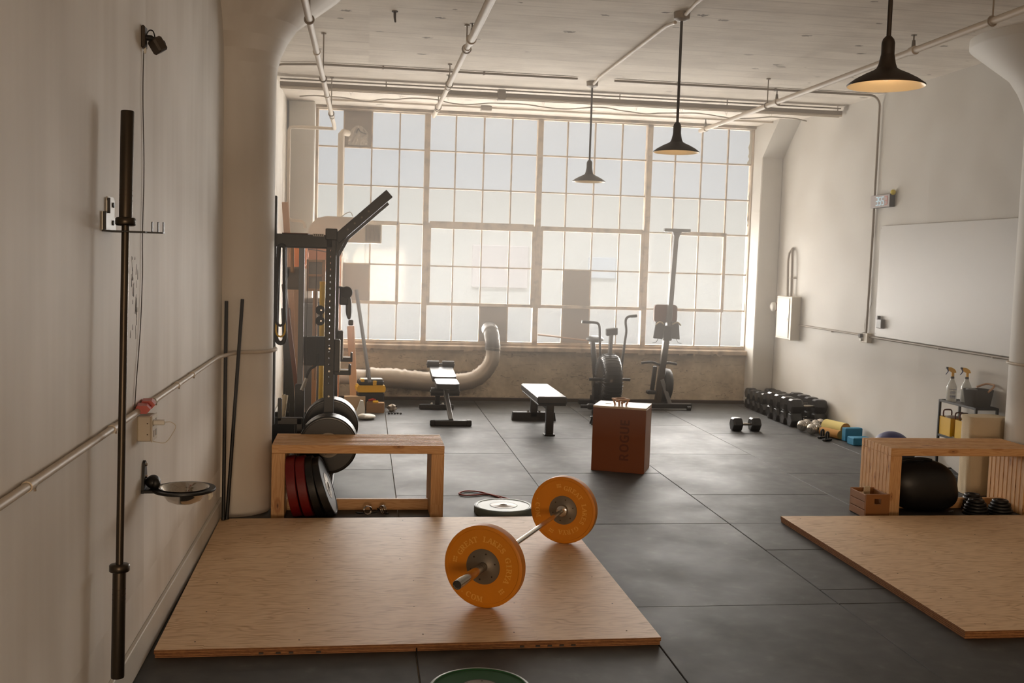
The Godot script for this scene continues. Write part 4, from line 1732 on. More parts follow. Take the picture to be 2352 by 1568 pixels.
func build_rack_corner() -> void:
	var z1 := -8.36
	var z2 := -9.52
	var xf := -0.262
	var xr := -0.715
	var o := thing("power_rack", "black steel power rack by the left column, with arms slanting up", "rack", V(xf, 0, z1))
	var dz := z2 - z1
	var dx := xr - xf
	var post := drilled_post(2.085, 0.9, 1.98)
	for z in [0.0, dz]:
		var p := part("upright", post, null, o)
		p.position = V(0, 0, z)
		var g := G.new()
		g.box(V(0, 2.075, z), V(0.092, 0.09, 0.09), 0.006)
		part("post_cap", g, M.black_metal, o)
		if z == 0.0:
			g = G.new()
			g.box(V(dx + 0.006, 1.46, z - 0.03), V(0.05, 1.80, 0.076), 0.004)
			part("rear_post", g, M.black_metal, o)
		g = G.new()
		g.box(V(dx / 2, 2.018, z), V(-dx + 0.02, 0.10, 0.076), 0.004)
		part("top_beam", g, M.black_metal, o)
		# slanting arm with a pale machined edge below
		g = G.new()
		g.strut(V(0.035, 2.035, z), V(0.445, 2.41, z), 0.064, 0.076, 0.004)
		part("slanting_arm", g, M.black_metal, o)
		for k in 4:
			var a := V(0.035, 2.035, z).lerp(V(0.445, 2.41, z), 0.22 + 0.13 * k)
			g = G.new()
			g.cyl(a + V(0, 0, 0.030), a + V(0, 0, 0.034), 0.008, -1, 12)
			part("bolt", g, M.worn_steel, o)
		g = G.new()
		g.prism(PackedVector2Array([Vector2(0.036, 1.90), Vector2(0.036, 2.03), Vector2(0.13, 2.08)]), z - 0.004, z + 0.004)
		part("gusset", g, M.black_metal, o)
		# swing foot
		g = G.new()
		if z == 0.0:
			g.strut(V(dx + 0.06, 0.60, z + 0.02), V(dx + 0.25, 0.60, z + 0.02), 0.05, 0.055, 0.004)
			g.strut(V(dx + 0.075, 0.78, z + 0.02), V(dx + 0.075, 0.60, z + 0.02), 0.05, 0.03, 0.004)
			g.strut(V(dx + 0.23, 0.625, z + 0.02), V(dx + 0.23, 0.02, z + 0.02), 0.05, 0.045, 0.004)
			part("foot_arm", g, M.black_metal, o)
	for q in [[0.24, 2.225], [-0.02, 2.03]]:
		var g := G.new()
		g.cyl(V(q[0], q[1], 0.0), V(q[0], q[1], dz), 0.016, -1, 16)
		part("pull_up_bar", g, M.black_metal, o)
	var g := G.new()
	g.box(V(-0.10, 2.066, 0.041), V(0.085, 0.020, 0.003), 0.001)
	part("name_plate", g, M.white_board, o)
	g = G.new()
	for k in 5:
		g.box(V(-0.131 + 0.0155 * k, 2.066, 0.0432), V(0.008, 0.011, 0.001))
	part("name_print", g, M.wire, o)
	g = G.new()
	g.box(V(dx / 2 - 0.06, 2.073, dz / 2), V(0.20, 0.012, 1.0), 0.002)
	part("wooden_strip", g, M.brown_wood, o)
	for y in [0.62, 0.80, 1.00, 1.18]:
		for z in [0.039, dz + 0.039]:
			g = G.new()
			g.cyl(V(0.0, y, z), V(0.0, y, z + 0.004), 0.008, -1, 12)
			part("bolt", g, M.chrome, o)
	# hooks that carry a bar: black brackets with pale plastic linings
	for q in [[0.0, 1.10], [dz, 1.09]]:
		g = G.new()
		g.box(V(0.058, q[1] + 0.02, q[0]), V(0.04, 0.26, 0.09), 0.004)
		g.box(V(0.105, q[1] - 0.112, q[0]), V(0.13, 0.035, 0.09), 0.004)
		g.box(V(0.160, q[1] - 0.085, q[0]), V(0.02, 0.08, 0.09), 0.006)
		part("bar_hook", g, M.black_metal, o)
		g = G.new()
		g.box(V(0.081, q[1] + 0.02, q[0]), V(0.006, 0.25, 0.096), 0.001)
		g.box(V(0.117, q[1] - 0.0915, q[0]), V(0.066, 0.006, 0.096), 0.001)
		part("hook_lining", g, M.white_plastic, o)
	# storage pegs with stacked plates
	for q in [[0.0, 0.455, 0.038, 3, "front"], [-0.58, 0.51, 0.038, 3, "rear"]]:
		g = G.new()
		g.cyl(V(0.0, q[1], q[0] + 0.03), V(0.0, q[1], q[0] + 0.33), 0.024, -1, 20)
		part("storage_peg", g, M.dark_steel, o)
	g = G.new()
	g.box(V(0, 0.30, -0.58), V(0.06, 0.60, 0.06), 0.004)
	g.box(V(0, 0.025, dz / 2), V(0.076, 0.05, -dz), 0.004)
	part("base_rail", g, M.black_metal, o)
	for s in 2:
		for i in 3:
			var where := "front" if s == 0 else "rear"
			var nth: String = ["outermost", "middle", "innermost"][i]
			var p := plate("bumper_plate", "%s black plate in the %s stack stored on the rack" % [nth, where], M.gloss_rubber, M.white_letters, 0.062, 0.225, 0, false, "black plates stored on the rack")
			p.position = V(xf + 0.01, 0.455 if s == 0 else 0.51, z1 + (0.0 if s == 0 else -0.58) + 0.265 - 0.068 * i)

	# bands hanging on the rear post
	var band_looks := [["black_rubber", -0.05, 0.44, 0.035, "wide black resistance band hung on the rack's rear post"], ["yellow", 0.015, 0.41, 0.014, "yellow resistance band hung among the black ones"], ["black_rubber", 0.055, 0.36, 0.020, "narrow black resistance band hung at the front of the bundle"]]
	for q in band_looks:
		g = G.new()
		var cx: float = xr + 0.075
		var zc: float = z1 + 0.06 + q[1] * 0.4
		var pts := []
		var top := 1.985
		var bot: float = 1.985 - q[2] * 1.75
		pts.append_array(arc(V(cx, top - 0.03, zc), V(0.022, 0, 0), V(0, 0.022, 0), 0, PI, 8))
		pts.append_array(arc(V(cx, bot + 0.05, zc), V(-0.034, 0, 0), V(0, -0.05, 0), 0, PI, 10))
		g.tube(pts, q[3] * 0.5, 8, true)
		solo("resistance_band", g, M[q[0]], q[4], "exercise band", "bands hung on the rack")

	# cable station behind the rack: a bright rail, cables, a weight box, pulleys
	o = thing("cable_station", "grey upright rail with steel cables and pulleys behind the rack", "cable machine", V(-0.575, 0, -9.85))
	g = G.new()
	g.box(V(0, 1.38, 0), V(0.05, 1.36, 0.05), 0.004)
	part("rail", g, M.grey_metal, o)
	g = G.new()
	g.box(V(0, 0.36, 0), V(0.085, 0.70, 0.085), 0.006)
	g.box(V(0.10, 0.03, 0.0), V(0.5, 0.06, 0.40), 0.01)
	part("base", g, M.black_metal, o)
	for x in [0.055, 0.135]:
		g = G.new()
		g.cyl(V(x, 0.75, 0.02), V(x, 2.02, 0.02), 0.003, -1, 6)
		part("cable", g, M.wire, o)
	g = G.new()
	g.box(V(0.13, 1.02, -0.03), V(0.20, 0.27, 0.10), 0.008)
	part("weight_box", g, M.black_plastic, o)
	for y in [1.405, 1.305]:
		g = G.new()
		g.at(V(0.175, y, 0.04), V(PI / 2, 0, 0))
		g.lathe([Vector2(0.0, -0.014), Vector2(0.042, -0.014), Vector2(0.043, -0.010), Vector2(0.035, -0.004), Vector2(0.035, 0.004), Vector2(0.043, 0.010), Vector2(0.042, 0.014), Vector2(0.0, 0.014)], 32, 0.5)
		g.home()
		part("pulley", g, M.black_plastic, o)
		g = G.new()
		g.cyl(V(0.185, y, 0.05), V(0.185, y, 0.058), 0.008, -1, 12)
		part("axle", g, M.chrome, o)
	g = G.new()
	g.box(V(0.185, 1.355, 0.038), V(0.03, 0.10, 0.01), 0.003)
	part("pulley_bracket", g, M.black_metal, o)
	g = G.new()
	g.cyl(V(0.02, 0.66, 0.10), V(0.06, 0.77, 0.06), 0.018, -1, 14)
	part("handle", g, M.chrome, o)
	g = G.new()
	g.tube(soft([V(0.06, 0.77, 0.06), V(0.09, 0.85, 0.05), V(0.15, 0.90, 0.05), V(0.17, 1.0, 0.06)], 4), 0.012, 8)
	part("strap", g, M.black_rubber, o)

	# boards, sticks and odd things leaning in the corner
	for q in [
		["leaning_board", [-0.94, 2.52, -12.6], [-0.72, 0.15, -12.2], 0.075, 0.02, "tan_wood", "tall narrow wooden board leaning in the left corner, reaching above the rack"],
		["leaning_board", [-0.715, 1.62, -11.5], [-0.635, 0.02, -11.2], 0.085, 0.03, "tan_wood", "pale plank leaning behind the grey rail"],
		["leaning_board", [-0.83, 1.60, -11.1], [-0.60, 0.03, -10.9], 0.045, 0.03, "brown_wood", "dark brown wooden stick leaning in the left corner"],
		["leaning_board", [-0.88, 1.30, -12.1], [-0.77, 0.02, -11.7], 0.10, 0.03, "felt", "dark plank against the left wall in the corner"],
		["leaning_board", [-0.165, 1.00, -13.75], [-0.10, 0.03, -13.35], 0.095, 0.04, "tan_wood", "short pale plank leaning under the window beside the rack"],
		["leaning_board", [-0.33, 2.06, -13.60], [-0.33, 0.01, -13.5], 0.06, 0.03, "salmon", "reddish upright stud beside the white vertical pipe"],
	]:
		g = G.new()
		g.uo = Vector2(rng.randf(), rng.randf())
		g.strut(V(q[1][0], q[1][1], q[1][2]), V(q[2][0], q[2][1], q[2][2]), q[3], q[4], 0.004, V(0, 0, 1))
		solo(q[0], g, M[q[5]], q[6], "board", "boards leaning in the left corner")
	# broad mallet-like block with its pale handle
	o = thing("wooden_mallet", "broad grey-brown wooden block with a pale handle, hung behind the rack", "mallet", V(-0.66, 1.69, -9.95))
	g = G.new()
	g.box(V(0.012, 0.0, 0), V(0.155, 0.21, 0.14), 0.02)
	part("head", g, M.board_grey, o)
	g = G.new()
	g.strut(V(-0.01, 0.34, 0.06), V(0.0, 0.05, 0.085), 0.035, 0.03, 0.01, V(0, 0, 1))
	part("handle", g, M.tan_wood, o)
	g = G.new()
	g.at(V(-0.06, 0.05, 0.075))
	g.ball(V(0, 0, 0), V(0.03, 0.06, 0.02), 12, 8)
	g.home()
	part("dark_strap", g, M.black_rubber, o)
	# orange ball-shaped float and the salmon panel
	o = thing("orange_buoy", "bright orange rounded float hung on the left wall behind the rack", "float", V(-0.725, 1.91, -11.9))
	g = G.new()
	g.lathe([Vector2(0.0, -0.16), Vector2(0.05, -0.15), Vector2(0.095, -0.09), Vector2(0.105, 0.0), Vector2(0.095, 0.08), Vector2(0.05, 0.12), Vector2(0.0, 0.125)], 28, 0.3)
	part("body", g, M.orange, o)
	g = G.new()
	g.cyl(V(0, 0.12, 0), V(0, 0.16, 0), 0.02, -1, 10)
	part("neck", g, M.orange, o)
	g = G.new()
	g.tube([V(-0.275, 0.15, 0), V(-0.02, 0.15, 0), V(0.0, 0.13, 0)], 0.006, 8)
	part("wall_hook", g, M.wire, o)
	o = thing("canvas_kite_bag", "salmon and orange cloth bag hung across the corner behind the rack", "bag", V(-0.56, 1.90, -12.6))
	g = G.new()
	g.at(V(0, 0, 0))
	g.sheet(14, 10, func(u: float, w: float): return V(-0.22 + 0.46 * u, -0.14 + 0.34 * w - 0.05 * (1.0 - w) * u, 0.02 * sin(u * 9.0) + 0.05 * sin(w * PI)))
	g.sheet(14, 10, func(u: float, w: float): return V(0.24 - 0.46 * u, -0.14 + 0.34 * w - 0.05 * (1.0 - w) * (1.0 - u), -0.05 - 0.02 * sin(u * 9.0)))
	part("cloth", g, M.salmon, o)
	g = G.new()
	g.tube(soft([V(-0.2, 0.08, 0.09), V(0.0, 0.07, 0.10), V(0.23, 0.03, 0.09)], 5), 0.008, 6)
	part("cord", g, M.brown_wood, o)
	g = G.new()
	g.strut(V(-0.235, 0.18, 0.03), V(-0.235, -0.20, 0.03), 0.05, 0.03, 0.01)
	part("orange_trim", g, M.orange, o)
	# small two-light wooden frame
	o = thing("small_window_frame", "small cream frame with two dark panes standing behind the rack", "frame", V(-0.518, 1.695, -11.4))
	g = G.new()
	for q in [[-0.085, 0.0, 0.022, 0.34], [0.085, 0.0, 0.035, 0.34]]:
		g.box(V(q[0], q[1], 0), V(q[2], q[3], 0.03), 0.003)
	for y in [-0.155, 0.0, 0.155]:
		g.box(V(0, y, 0), V(0.17, 0.026, 0.03), 0.003)
	part("frame", g, M.tan_wood, o)
	for y in [-0.078, 0.078]:
		g = G.new()
		g.box(V(0, y, -0.005), V(0.15, 0.13, 0.012))
		part("dark_pane", g, M.board_grey, o)
	g = G.new()
	g.box(V(0.0, -0.93, 0.0), V(0.05, 1.52, 0.03), 0.004)
	part("post", g, M.tan_wood, o)
	o = thing("grey_cabinet", "tall grey metal locker in the corner under the small frame", "cabinet", V(-0.56, 0, -12.3))
	g = G.new()
	g.box(V(0.0, 0.68, 0), V(0.34, 1.36, 0.30), 0.01)
	part("body", g, M.grey_metal, o)
	g = G.new()
	g.box(V(0.0, 0.70, 0.155), V(0.31, 1.26, 0.012), 0.004)
	part("door", g, M.grey_metal, o)
	g = G.new()
	g.box(V(0.0, 1.39, 0), V(0.26, 0.05, 0.20), 0.01)
	solo_at("grey_tray", g, M.board_grey, "flat grey tray lying on top of the locker", "tray", V(-0.56, 0, -12.3))
	# yellow tapered light stick beside the upright
	o = thing("yellow_tube", "translucent yellow tube standing beside the rack upright", "tube", V(-0.412, 0.0, -10.6))
	g = G.new()
	g.cyl(V(0, 0.0, 0), V(0.0, 1.62, 0), 0.022, 0.028, 16)
	part("tube", g, M.yellow, o)
	g = G.new()
	g.cyl(V(0, 1.62, 0), V(0, 1.65, 0), 0.030, -1, 16)
	part("cap", g, M.toolbox_yellow, o)
	# dark stack of odds and ends on the floor of the corner
	o = thing("dark_crate", "dark open crate of oddments on the floor in the left corner", "crate", V(-0.72, 0, -10.6))
	g = G.new()
	for q in [[0.0, 0.16, 0.17, 0.36, 0.30, 0.02], [0.0, 0.16, -0.17, 0.36, 0.30, 0.02], [-0.17, 0.16, 0.0, 0.02, 0.30, 0.32], [0.17, 0.16, 0.0, 0.02, 0.30, 0.32], [0, 0.02, 0, 0.34, 0.02, 0.32]]:
		g.box(V(q[0], q[1], q[2]), V(q[3], q[4], q[5]), 0.004)
	part("sides", g, M.black_plastic, o)
	for q in [[-0.10, 0.5, 0.35, "canvas"], [0.05, 0.42, -0.2, "felt"]]:
		g = G.new()
		g.cyl(V(q[0], 0.06, 0.0), V(q[0] + q[2] * 0.15, q[1], -0.05), 0.035, 0.03, 14)
		solo_at("rolled_cloth", g, M[q[3]], "rolled %s cloth standing in the dark crate" % ("pale" if q[3] == "canvas" else "dark"), "cloth", V(-0.72, 0, -10.6))


# ---------------------------------------------------------------- along the window wall
func build_far_floor() -> void:
	# ducted heater hung in the corner
	var o := thing("wall_heater", "big cream heater with rounded top and slatted grille, hung by the window", "heater", V(-0.28, 2.08, -13.45))
	var g := G.new()
	g.at(V(0, 0, 0))
	g.prism(PackedVector2Array([Vector2(-0.44, 0.0), Vector2(0.28, 0.0), Vector2(0.28, 0.27), Vector2(0.18, 0.315), Vector2(-0.20, 0.32), Vector2(-0.32, 0.29), Vector2(-0.40, 0.20), Vector2(-0.44, 0.08)]), -0.22, 0.20)
	part("casing", g, M.cream_plastic, o)
	g = G.new()
	g.box(V(0.345, 0.125, 0.02), V(0.28, 0.245, 0.30), 0.012)
	part("outlet_housing", g, M.pipe_paint, o)
	for i in 15:
		g = G.new()
		g.box(V(0.232 + 0.0165 * i, 0.125, 0.176), V(0.006, 0.20, 0.014), 0.002)
		part("slat", g, M.pipe_dark, o)
	g = G.new()
	g.tube(soft([V(-0.02, 0.32, 0.1), V(0.03, 0.36, 0.12), V(0.09, 0.38, 0.12), V(0.12, 0.33, 0.12)], 4), 0.006, 6)
	part("lead", g, M.white_plastic, o)
	# white upright pipe before the window
	g = G.new()
	g.tube([V(-0.25, 3.52, -14.06), V(-0.31, 3.52, -13.98), V(-0.335, 3.48, -13.92), V(-0.335, 3.40, -13.92), V(-0.325, 0.3, -13.92)], 0.042, 18)
	o = thing("flue_pipe", "white upright pipe running down in front of the left window bay", "pipe")
	part("pipe", g, M.pipe_paint, o)
	g = G.new()
	g.cyl(V(-0.33, 1.9, -13.92), V(-0.33, 1.96, -13.92), 0.05, -1, 18)
	part("collar", g, M.pipe_dark, o)
	# small fitting and crumpled foil on the boarded pane at the top left
	o = thing("foil_scrap", "crumpled foil stuck on the boarded pane at the top left of the window", "foil", V(-0.115, 3.48, ZW - 0.085))
	rng.seed = 3
	g = G.new()
	g.sheet(10, 8, func(u: float, w: float): return V(-0.13 + 0.26 * u, -0.10 + 0.16 * w + 0.10 * sin(u * PI) * w, 0.016 + 0.02 * sin(u * 17.0 + w * 5.0) * sin(w * 11.0)))
	part("sheet", g, M.foil, o)
	g = G.new()
	g.tube(soft([V(-0.03, 0.06, 0.03), V(0.0, 0.12, 0.03), V(0.02, 0.08, 0.03), V(0.10, 0.05, 0.03)], 4), 0.008, 6)
	part("wire", g, M.wire, o)
	# strap and steel strut against the window
	o = thing("hanging_strap", "dark webbing strap with a buckle hanging beside the rack, before the window", "strap", V(-0.15, 1.47, -9.56))
	g = G.new()
	g.tube(soft([V(-0.09, 0.16, 0), V(-0.03, 0.14, 0), V(0.01, 0.05, 0), V(0.015, -0.05, 0), V(0.02, -0.13, 0)], 5), [0.006, 0.008, 0.01, 0.012, 0.014, 0.016, 0.018, 0.02, 0.022, 0.024, 0.026, 0.027, 0.028, 0.028, 0.028, 0.028, 0.027, 0.025, 0.02, 0.016, 0.008], 8)
	part("webbing", g, M.grey_metal, o)
	g = G.new()
	g.box(V(0.035, -0.16, 0), V(0.045, 0.05, 0.02), 0.008)
	part("buckle", g, M.grey_metal, o)
	o = thing("rack_pulley", "black swivel pulley fixed to the far upright of the rack", "pulley", V(-0.20, 1.55, -9.52))
	g = G.new()
	g.box(V(0.02, 0, 0.0), V(0.08, 0.16, 0.05), 0.012)
	part("cheek", g, M.black_metal, o)
	g = G.new()
	g.at(V(0.045, 0.035, 0.0), V(PI / 2, 0, 0))
	g.lathe([Vector2(0, -0.03), Vector2(0.05, -0.03), Vector2(0.054, -0.02), Vector2(0.045, 0), Vector2(0.054, 0.02), Vector2(0.05, 0.03), Vector2(0, 0.03)], 28, 0.5)
	part("wheel", g, M.black_plastic, o)
	g = G.new()
	g.strut(V(-0.10, 1.50, -13.2), V(0.09, 0.36, -13.0), 0.035, 0.035, 0.003)
	solo("metal_strut", g, M.grey_metal, "grey metal strut leaning slantwise before the left window bay", "strut")

	# flexible duct along the wall
	o = thing("foil_duct", "wrinkled foil duct along the window wall, rising to the boarded pane", "duct")
	g = G.new()
	g.cyl(V(-0.30, 0.345, -13.72), V(0.08, 0.338, -13.74), 0.10, -1, 28)
	part("rigid_pipe", g, M.white_plastic, o)
	g = G.new()
	var path := soft([V(0.06, 0.338, -13.74), V(0.45, 0.325, -13.76), V(0.95, 0.285, -13.76), V(1.22, 0.285, -13.75), V(1.46, 0.33, -13.75), V(1.63, 0.46, -13.76), V(1.71, 0.62, -13.77), V(1.715, 0.76, -13.78)], 16)
	var radii := []
	rng.seed = 12
	for i in path.size():
		var u := float(i) / path.size()
		radii.append(lerpf(0.135, 0.09, u) * (1.0 + 0.05 * (i % 2) + rng.randf_range(-0.07, 0.07)))
	g.tube(path, radii, 28)
	part("hose", g, M.foil, o)
	g = G.new()
	path = soft([V(1.715, 0.74, -13.78), V(1.70, 0.88, -13.80), V(1.69, 0.96, -13.86), V(1.69, 0.985, -13.98), V(1.69, 0.985, -14.19)], 12)
	radii = []
	for i in path.size():
		radii.append(0.096 * (1.0 + 0.05 * (i % 2) + rng.randf_range(-0.05, 0.05)))
	g.tube(path, radii, 28)
	part("hose", g, M.foil_dark, o)
	for q in [[V(0.04, 0.338, -13.74), V(0.10, 0.337, -13.74), 0.125], [V(1.71, 0.72, -13.78), V(1.712, 0.75, -13.78), 0.104]]:
		g = G.new()
		g.cyl(q[0], q[1], q[2], q[2] * 1.02, 28)
		part("tape_band", g, M.foil_dark, o)

	# toolbox
	o = thing("toolbox", "black and yellow toolbox with a grey lid behind the cardboard box", "toolbox", V(0.10, 0, -13.15), 0.12)
	g = G.new()
	g.box(V(0, 0.115, 0), V(0.33, 0.23, 0.20), 0.015)
	part("body", g, M.black_plastic, o)
	g = G.new()
	g.prism(PackedVector2Array([Vector2(-0.165, 0.23), Vector2(0.165, 0.23), Vector2(0.178, 0.255), Vector2(0.178, 0.29), Vector2(0.165, 0.315), Vector2(-0.165, 0.315), Vector2(-0.178, 0.29), Vector2(-0.178, 0.255)]), -0.11, 0.11)
	part("yellow_band", g, M.toolbox_yellow, o)
	g = G.new()
	g.box(V(0, 0.345, 0), V(0.32, 0.07, 0.20), 0.02)
	part("lid", g, M.black_plastic, o)
	g = G.new()
	g.box(V(0.01, 0.385, 0), V(0.28, 0.014, 0.17), 0.006)
	part("lid_tray", g, M.grey_metal, o)
	for x in [-0.11, 0.04]:
		g = G.new()
		g.box(V(x, 0.345 if x > 0 else 0.375, 0.105 if x > 0 else 0.04), V(0.045, 0.06 if x > 0 else 0.04, 0.02 if x > 0 else 0.12), 0.005)
		part("latch", g, M.toolbox_yellow, o)
	g = G.new()
	g.tube([V(-0.02, 0.13, 0.115), V(0.03, 0.14, 0.12), V(0.07, 0.13, 0.115)], [0.012, 0.018, 0.014], 10)
	solo_at("screwdriver", g, M.orange_red, "orange-red tool handle lying against the toolbox", "tool", V(0.10, 0, -13.15))
	# cardboard box with goods, pale board, slipper-like pads
	o = thing("cardboard_box", "open brown cardboard box on the floor beside the toolbox", "box", V(0.165, 0, -12.93), -0.05)
	g = G.new()
	for q in [[0, 0.06, 0.075, 0.21, 0.12, 0.006], [0, 0.06, -0.075, 0.21, 0.12, 0.006], [-0.105, 0.06, 0, 0.006, 0.12, 0.15], [0.105, 0.06, 0, 0.006, 0.12, 0.15], [0, 0.008, 0, 0.2, 0.01, 0.14]]:
		g.box(V(q[0], q[1], q[2]), V(q[3], q[4], q[5]), 0.001)
	part("sides", g, M.cardboard, o)
	g = G.new()
	g.box(V(0.05, 0.112, -0.02), V(0.10, 0.012, 0.10), 0.003)
	part("flap", g, M.cardboard_pale, o)
	g = G.new()
	g.box(V(0.0, 0.125, 0.0), V(0.07, 0.03, 0.06), 0.006)
	solo_at("yellow_pad", g, M.toolbox_yellow, "small yellow pad lying on the cardboard box", "pad", V(0.165, 0.0, -12.93))
	g = G.new()
	g.box(V(0, 0.09, 0), V(0.26, 0.18, 0.10), 0.003)
	solo_at("cardboard_carton", g, M.cardboard_pale, "pale closed carton between the rack and the toolbox", "box", V(-0.09, 0.0, -13.05))
	g = G.new()
	g.at(V(0, 0, 0), V(0, 0.1, 0))
	g.prism(PackedVector2Array([Vector2(-0.065, 0.0), Vector2(0.05, 0.0), Vector2(0.055, 0.10), Vector2(0.035, 0.19), Vector2(0.0, 0.20)]), -0.025, 0.025)
	solo_at("white_pad", g, M.white_plastic, "white wedge-shaped pad standing before the cardboard box", "pad", V(-0.02, 0.0, -12.55))
	g = G.new()
	g.ball(V(0, 0.03, 0), V(0.095, 0.032, 0.10), 24, 10)
	g.ball(V(-0.06, 0.035, 0.03), V(0.06, 0.034, 0.06), 18, 8)
	solo_at("white_cushion", g, M.white_plastic, "small white cushion lying flat on the mat before the cardboard box", "cushion", V(0.07, 0.0, -12.36))
	g = G.new()
	rng.seed = 33
	g.sheet(10, 10, func(u: float, w: float): return V(0.055 * cos(TAU * u) * sin(PI * w) * (1.0 + 0.3 * sin(u * 40.0 + w * 13.0)), 0.045 - 0.045 * cos(PI * w) * (1.0 + 0.15 * sin(u * 25.0)), -0.05 * sin(TAU * u) * sin(PI * w) * (1.0 + 0.3 * sin(u * 31.0))))
	solo_at("foil_ball", g, M.foil, "crumpled foil scrap on the mat beside the cardboard box", "foil", V(0.37, 0.0, -13.0))
	for i in 5:
		g = G.new()
		g.ball(V(0.33 + 0.035 * i, 0.012, -12.75 - 0.02 * (i % 2)), V(0.016, 0.012, 0.016), 10, 6)
		solo("dark_scrap", g, M.black_rubber, ["leftmost of the five dark scraps by the foil", "second dark scrap from the left by the foil", "middle one of the five dark scraps by the foil", "fourth dark scrap from the left by the foil", "rightmost of the five dark scraps by the foil"][i], "scrap", "dark scraps by the foil")


# ---------------------------------------------------------------- machines and benches before the window
func build_machines() -> void:
	# sit-up bench with two grey-lit pads
	var o := thing("adjustable_bench", "black adjustable bench with two padded sections and foam rollers", "bench", V(0.98, 0, -12.0))
	var g := G.new()
	g.box(V(0.035, 0.035, 0.10), V(0.46, 0.06, 0.06), 0.008)
	for s in [-1.0, 1.0]:
		g.box(V(0.035 + 0.21 * s, 0.035, 0.10), V(0.06, 0.07, 0.075), 0.01)
	part("front_foot", g, M.black_metal, o)
	g = G.new()
	g.box(V(-0.04, 0.035, -1.22), V(0.44, 0.06, 0.06), 0.008)
	part("rear_foot", g, M.black_metal, o)
	g = G.new()
	g.strut(V(0.04, 0.06, 0.09), V(-0.005, 0.39, -0.42), 0.05, 0.05, 0.006)
	part("front_strut", g, M.grey_metal, o)
	g = G.new()
	g.strut(V(-0.03, 0.05, -1.22), V(-0.03, 0.44, -1.10), 0.06, 0.05, 0.006)
	part("rear_strut", g, M.black_metal, o)
	g = G.new()
	g.strut(V(0.0, 0.385, 0.0), V(-0.02, 0.47, -1.2), 0.05, 0.05, 0.006)
	part("main_beam", g, M.black_metal, o)
	g = G.new()
	g.at(V(0.005, 0.44, -0.24), V(PI / 2 + 0.03, 0, 0))
	g.prism(round_rect(0.27, 0.46, 0.06, 5), -0.035, 0.028)
	part("seat_pad", g, M.black_vinyl, o)
	g = G.new()
	g.at(V(0.0, 0.49, -0.86), V(PI / 2 + 0.085, 0, 0))
	g.prism(round_rect(0.29, 0.70, 0.06, 5), -0.035, 0.028)
	part("back_pad", g, M.black_vinyl, o)
	for q in [[0.575, -1.24, 0.045], [0.33, -0.40, 0.05]]:
		for s in [-1.0, 1.0]:
			g = G.new()
			g.cyl(V(0.02 * s, q[0], q[1]), V(0.17 * s, q[0], q[1]), q[2], -1, 20)
			part("foam_roller", g, M.black_rubber, o)
		g = G.new()
		g.cyl(V(-0.18, q[0], q[1]), V(0.18, q[0], q[1]), 0.014, -1, 12)
		part("roller_axle", g, M.grey_metal, o)
	for s in [-1.0, 1.0]:
		g = G.new()
		g.cyl(V(-0.03 + 0.07 * s, 0.065, -1.22), V(-0.03 + 0.07 * s, 0.085, -1.22), 0.016, 0.012, 12)
		part("bolt_cap", g, M.white_plastic, o)

	# flat bench
	o = thing("flat_bench", "flat black bench with one wide rear foot, right of the adjustable bench", "bench", V(2.06, 0, -11.25))
	g = G.new()
	g.box(V(0.0, 0.405, -0.52), V(0.33, 0.085, 1.22), 0.014)
	part("pad", g, M.black_vinyl, o)
	g = G.new()
	g.box(V(0.0, 0.355, -0.52), V(0.31, 0.018, 1.20), 0.004)
	part("pad_base", g, M.black_plastic, o)
	g = G.new()
	g.box(V(0.0, 0.315, -0.55), V(0.08, 0.065, 1.08), 0.006)
	part("spine", g, M.black_metal, o)
	g = G.new()
	g.box(V(0.0, 0.165, -0.06), V(0.085, 0.31, 0.08), 0.006)
	g.box(V(0.0, 0.008, -0.06), V(0.12, 0.016, 0.12), 0.004)
	part("front_leg", g, M.black_metal, o)
	g = G.new()
	g.box(V(0.0, 0.19, -1.14), V(0.085, 0.30, 0.08), 0.006)
	part("rear_leg", g, M.black_metal, o)
	g = G.new()
	g.at(V(0.0, 0, -1.18))
	g.prism(PackedVector2Array([Vector2(-0.27, 0.0), Vector2(0.27, 0.0), Vector2(0.255, 0.10), Vector2(-0.255, 0.10)]), 0.0, 0.08)
	part("rear_foot", g, M.black_metal, o)
	for s in [-1.0, 1.0]:
		g = G.new()
		g.cyl(V(0.07 * s, 0.10, -1.14), V(0.07 * s, 0.118, -1.14), 0.014, -1, 12)
		part("bolt", g, M.chrome, o)

	# plyometric box
	o = thing("plyo_box", "brown plywood jump box standing alone on the mats", "box", V(2.342, 0, -9.285), -0.408)
	var w := 0.492
	var h := 0.606
	var d := 0.372
	var t := 0.018
	# local front is +z; the front left bottom corner sits at (-w/2, 0, 0)
	g = G.new()
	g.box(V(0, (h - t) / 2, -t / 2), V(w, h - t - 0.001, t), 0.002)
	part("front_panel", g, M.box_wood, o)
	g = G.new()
	g.box(V(0, (h - t) / 2, -d + t / 2), V(w, h - t - 0.001, t), 0.002)
	part("back_panel", g, M.box_wood, o)
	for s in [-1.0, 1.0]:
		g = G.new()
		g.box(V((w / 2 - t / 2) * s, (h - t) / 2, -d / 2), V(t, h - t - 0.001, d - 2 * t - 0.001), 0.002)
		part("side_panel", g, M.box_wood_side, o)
	# top panel with an oval hand hole
	g = G.new()
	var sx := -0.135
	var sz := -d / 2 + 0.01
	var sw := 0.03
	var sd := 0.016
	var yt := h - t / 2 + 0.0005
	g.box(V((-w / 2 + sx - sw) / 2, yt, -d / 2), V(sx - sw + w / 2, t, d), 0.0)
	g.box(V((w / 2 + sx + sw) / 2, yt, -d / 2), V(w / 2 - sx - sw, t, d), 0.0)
	g.box(V(sx, yt, (sz + sd) / 2), V(sw * 2, t, -sz - sd), 0.0)
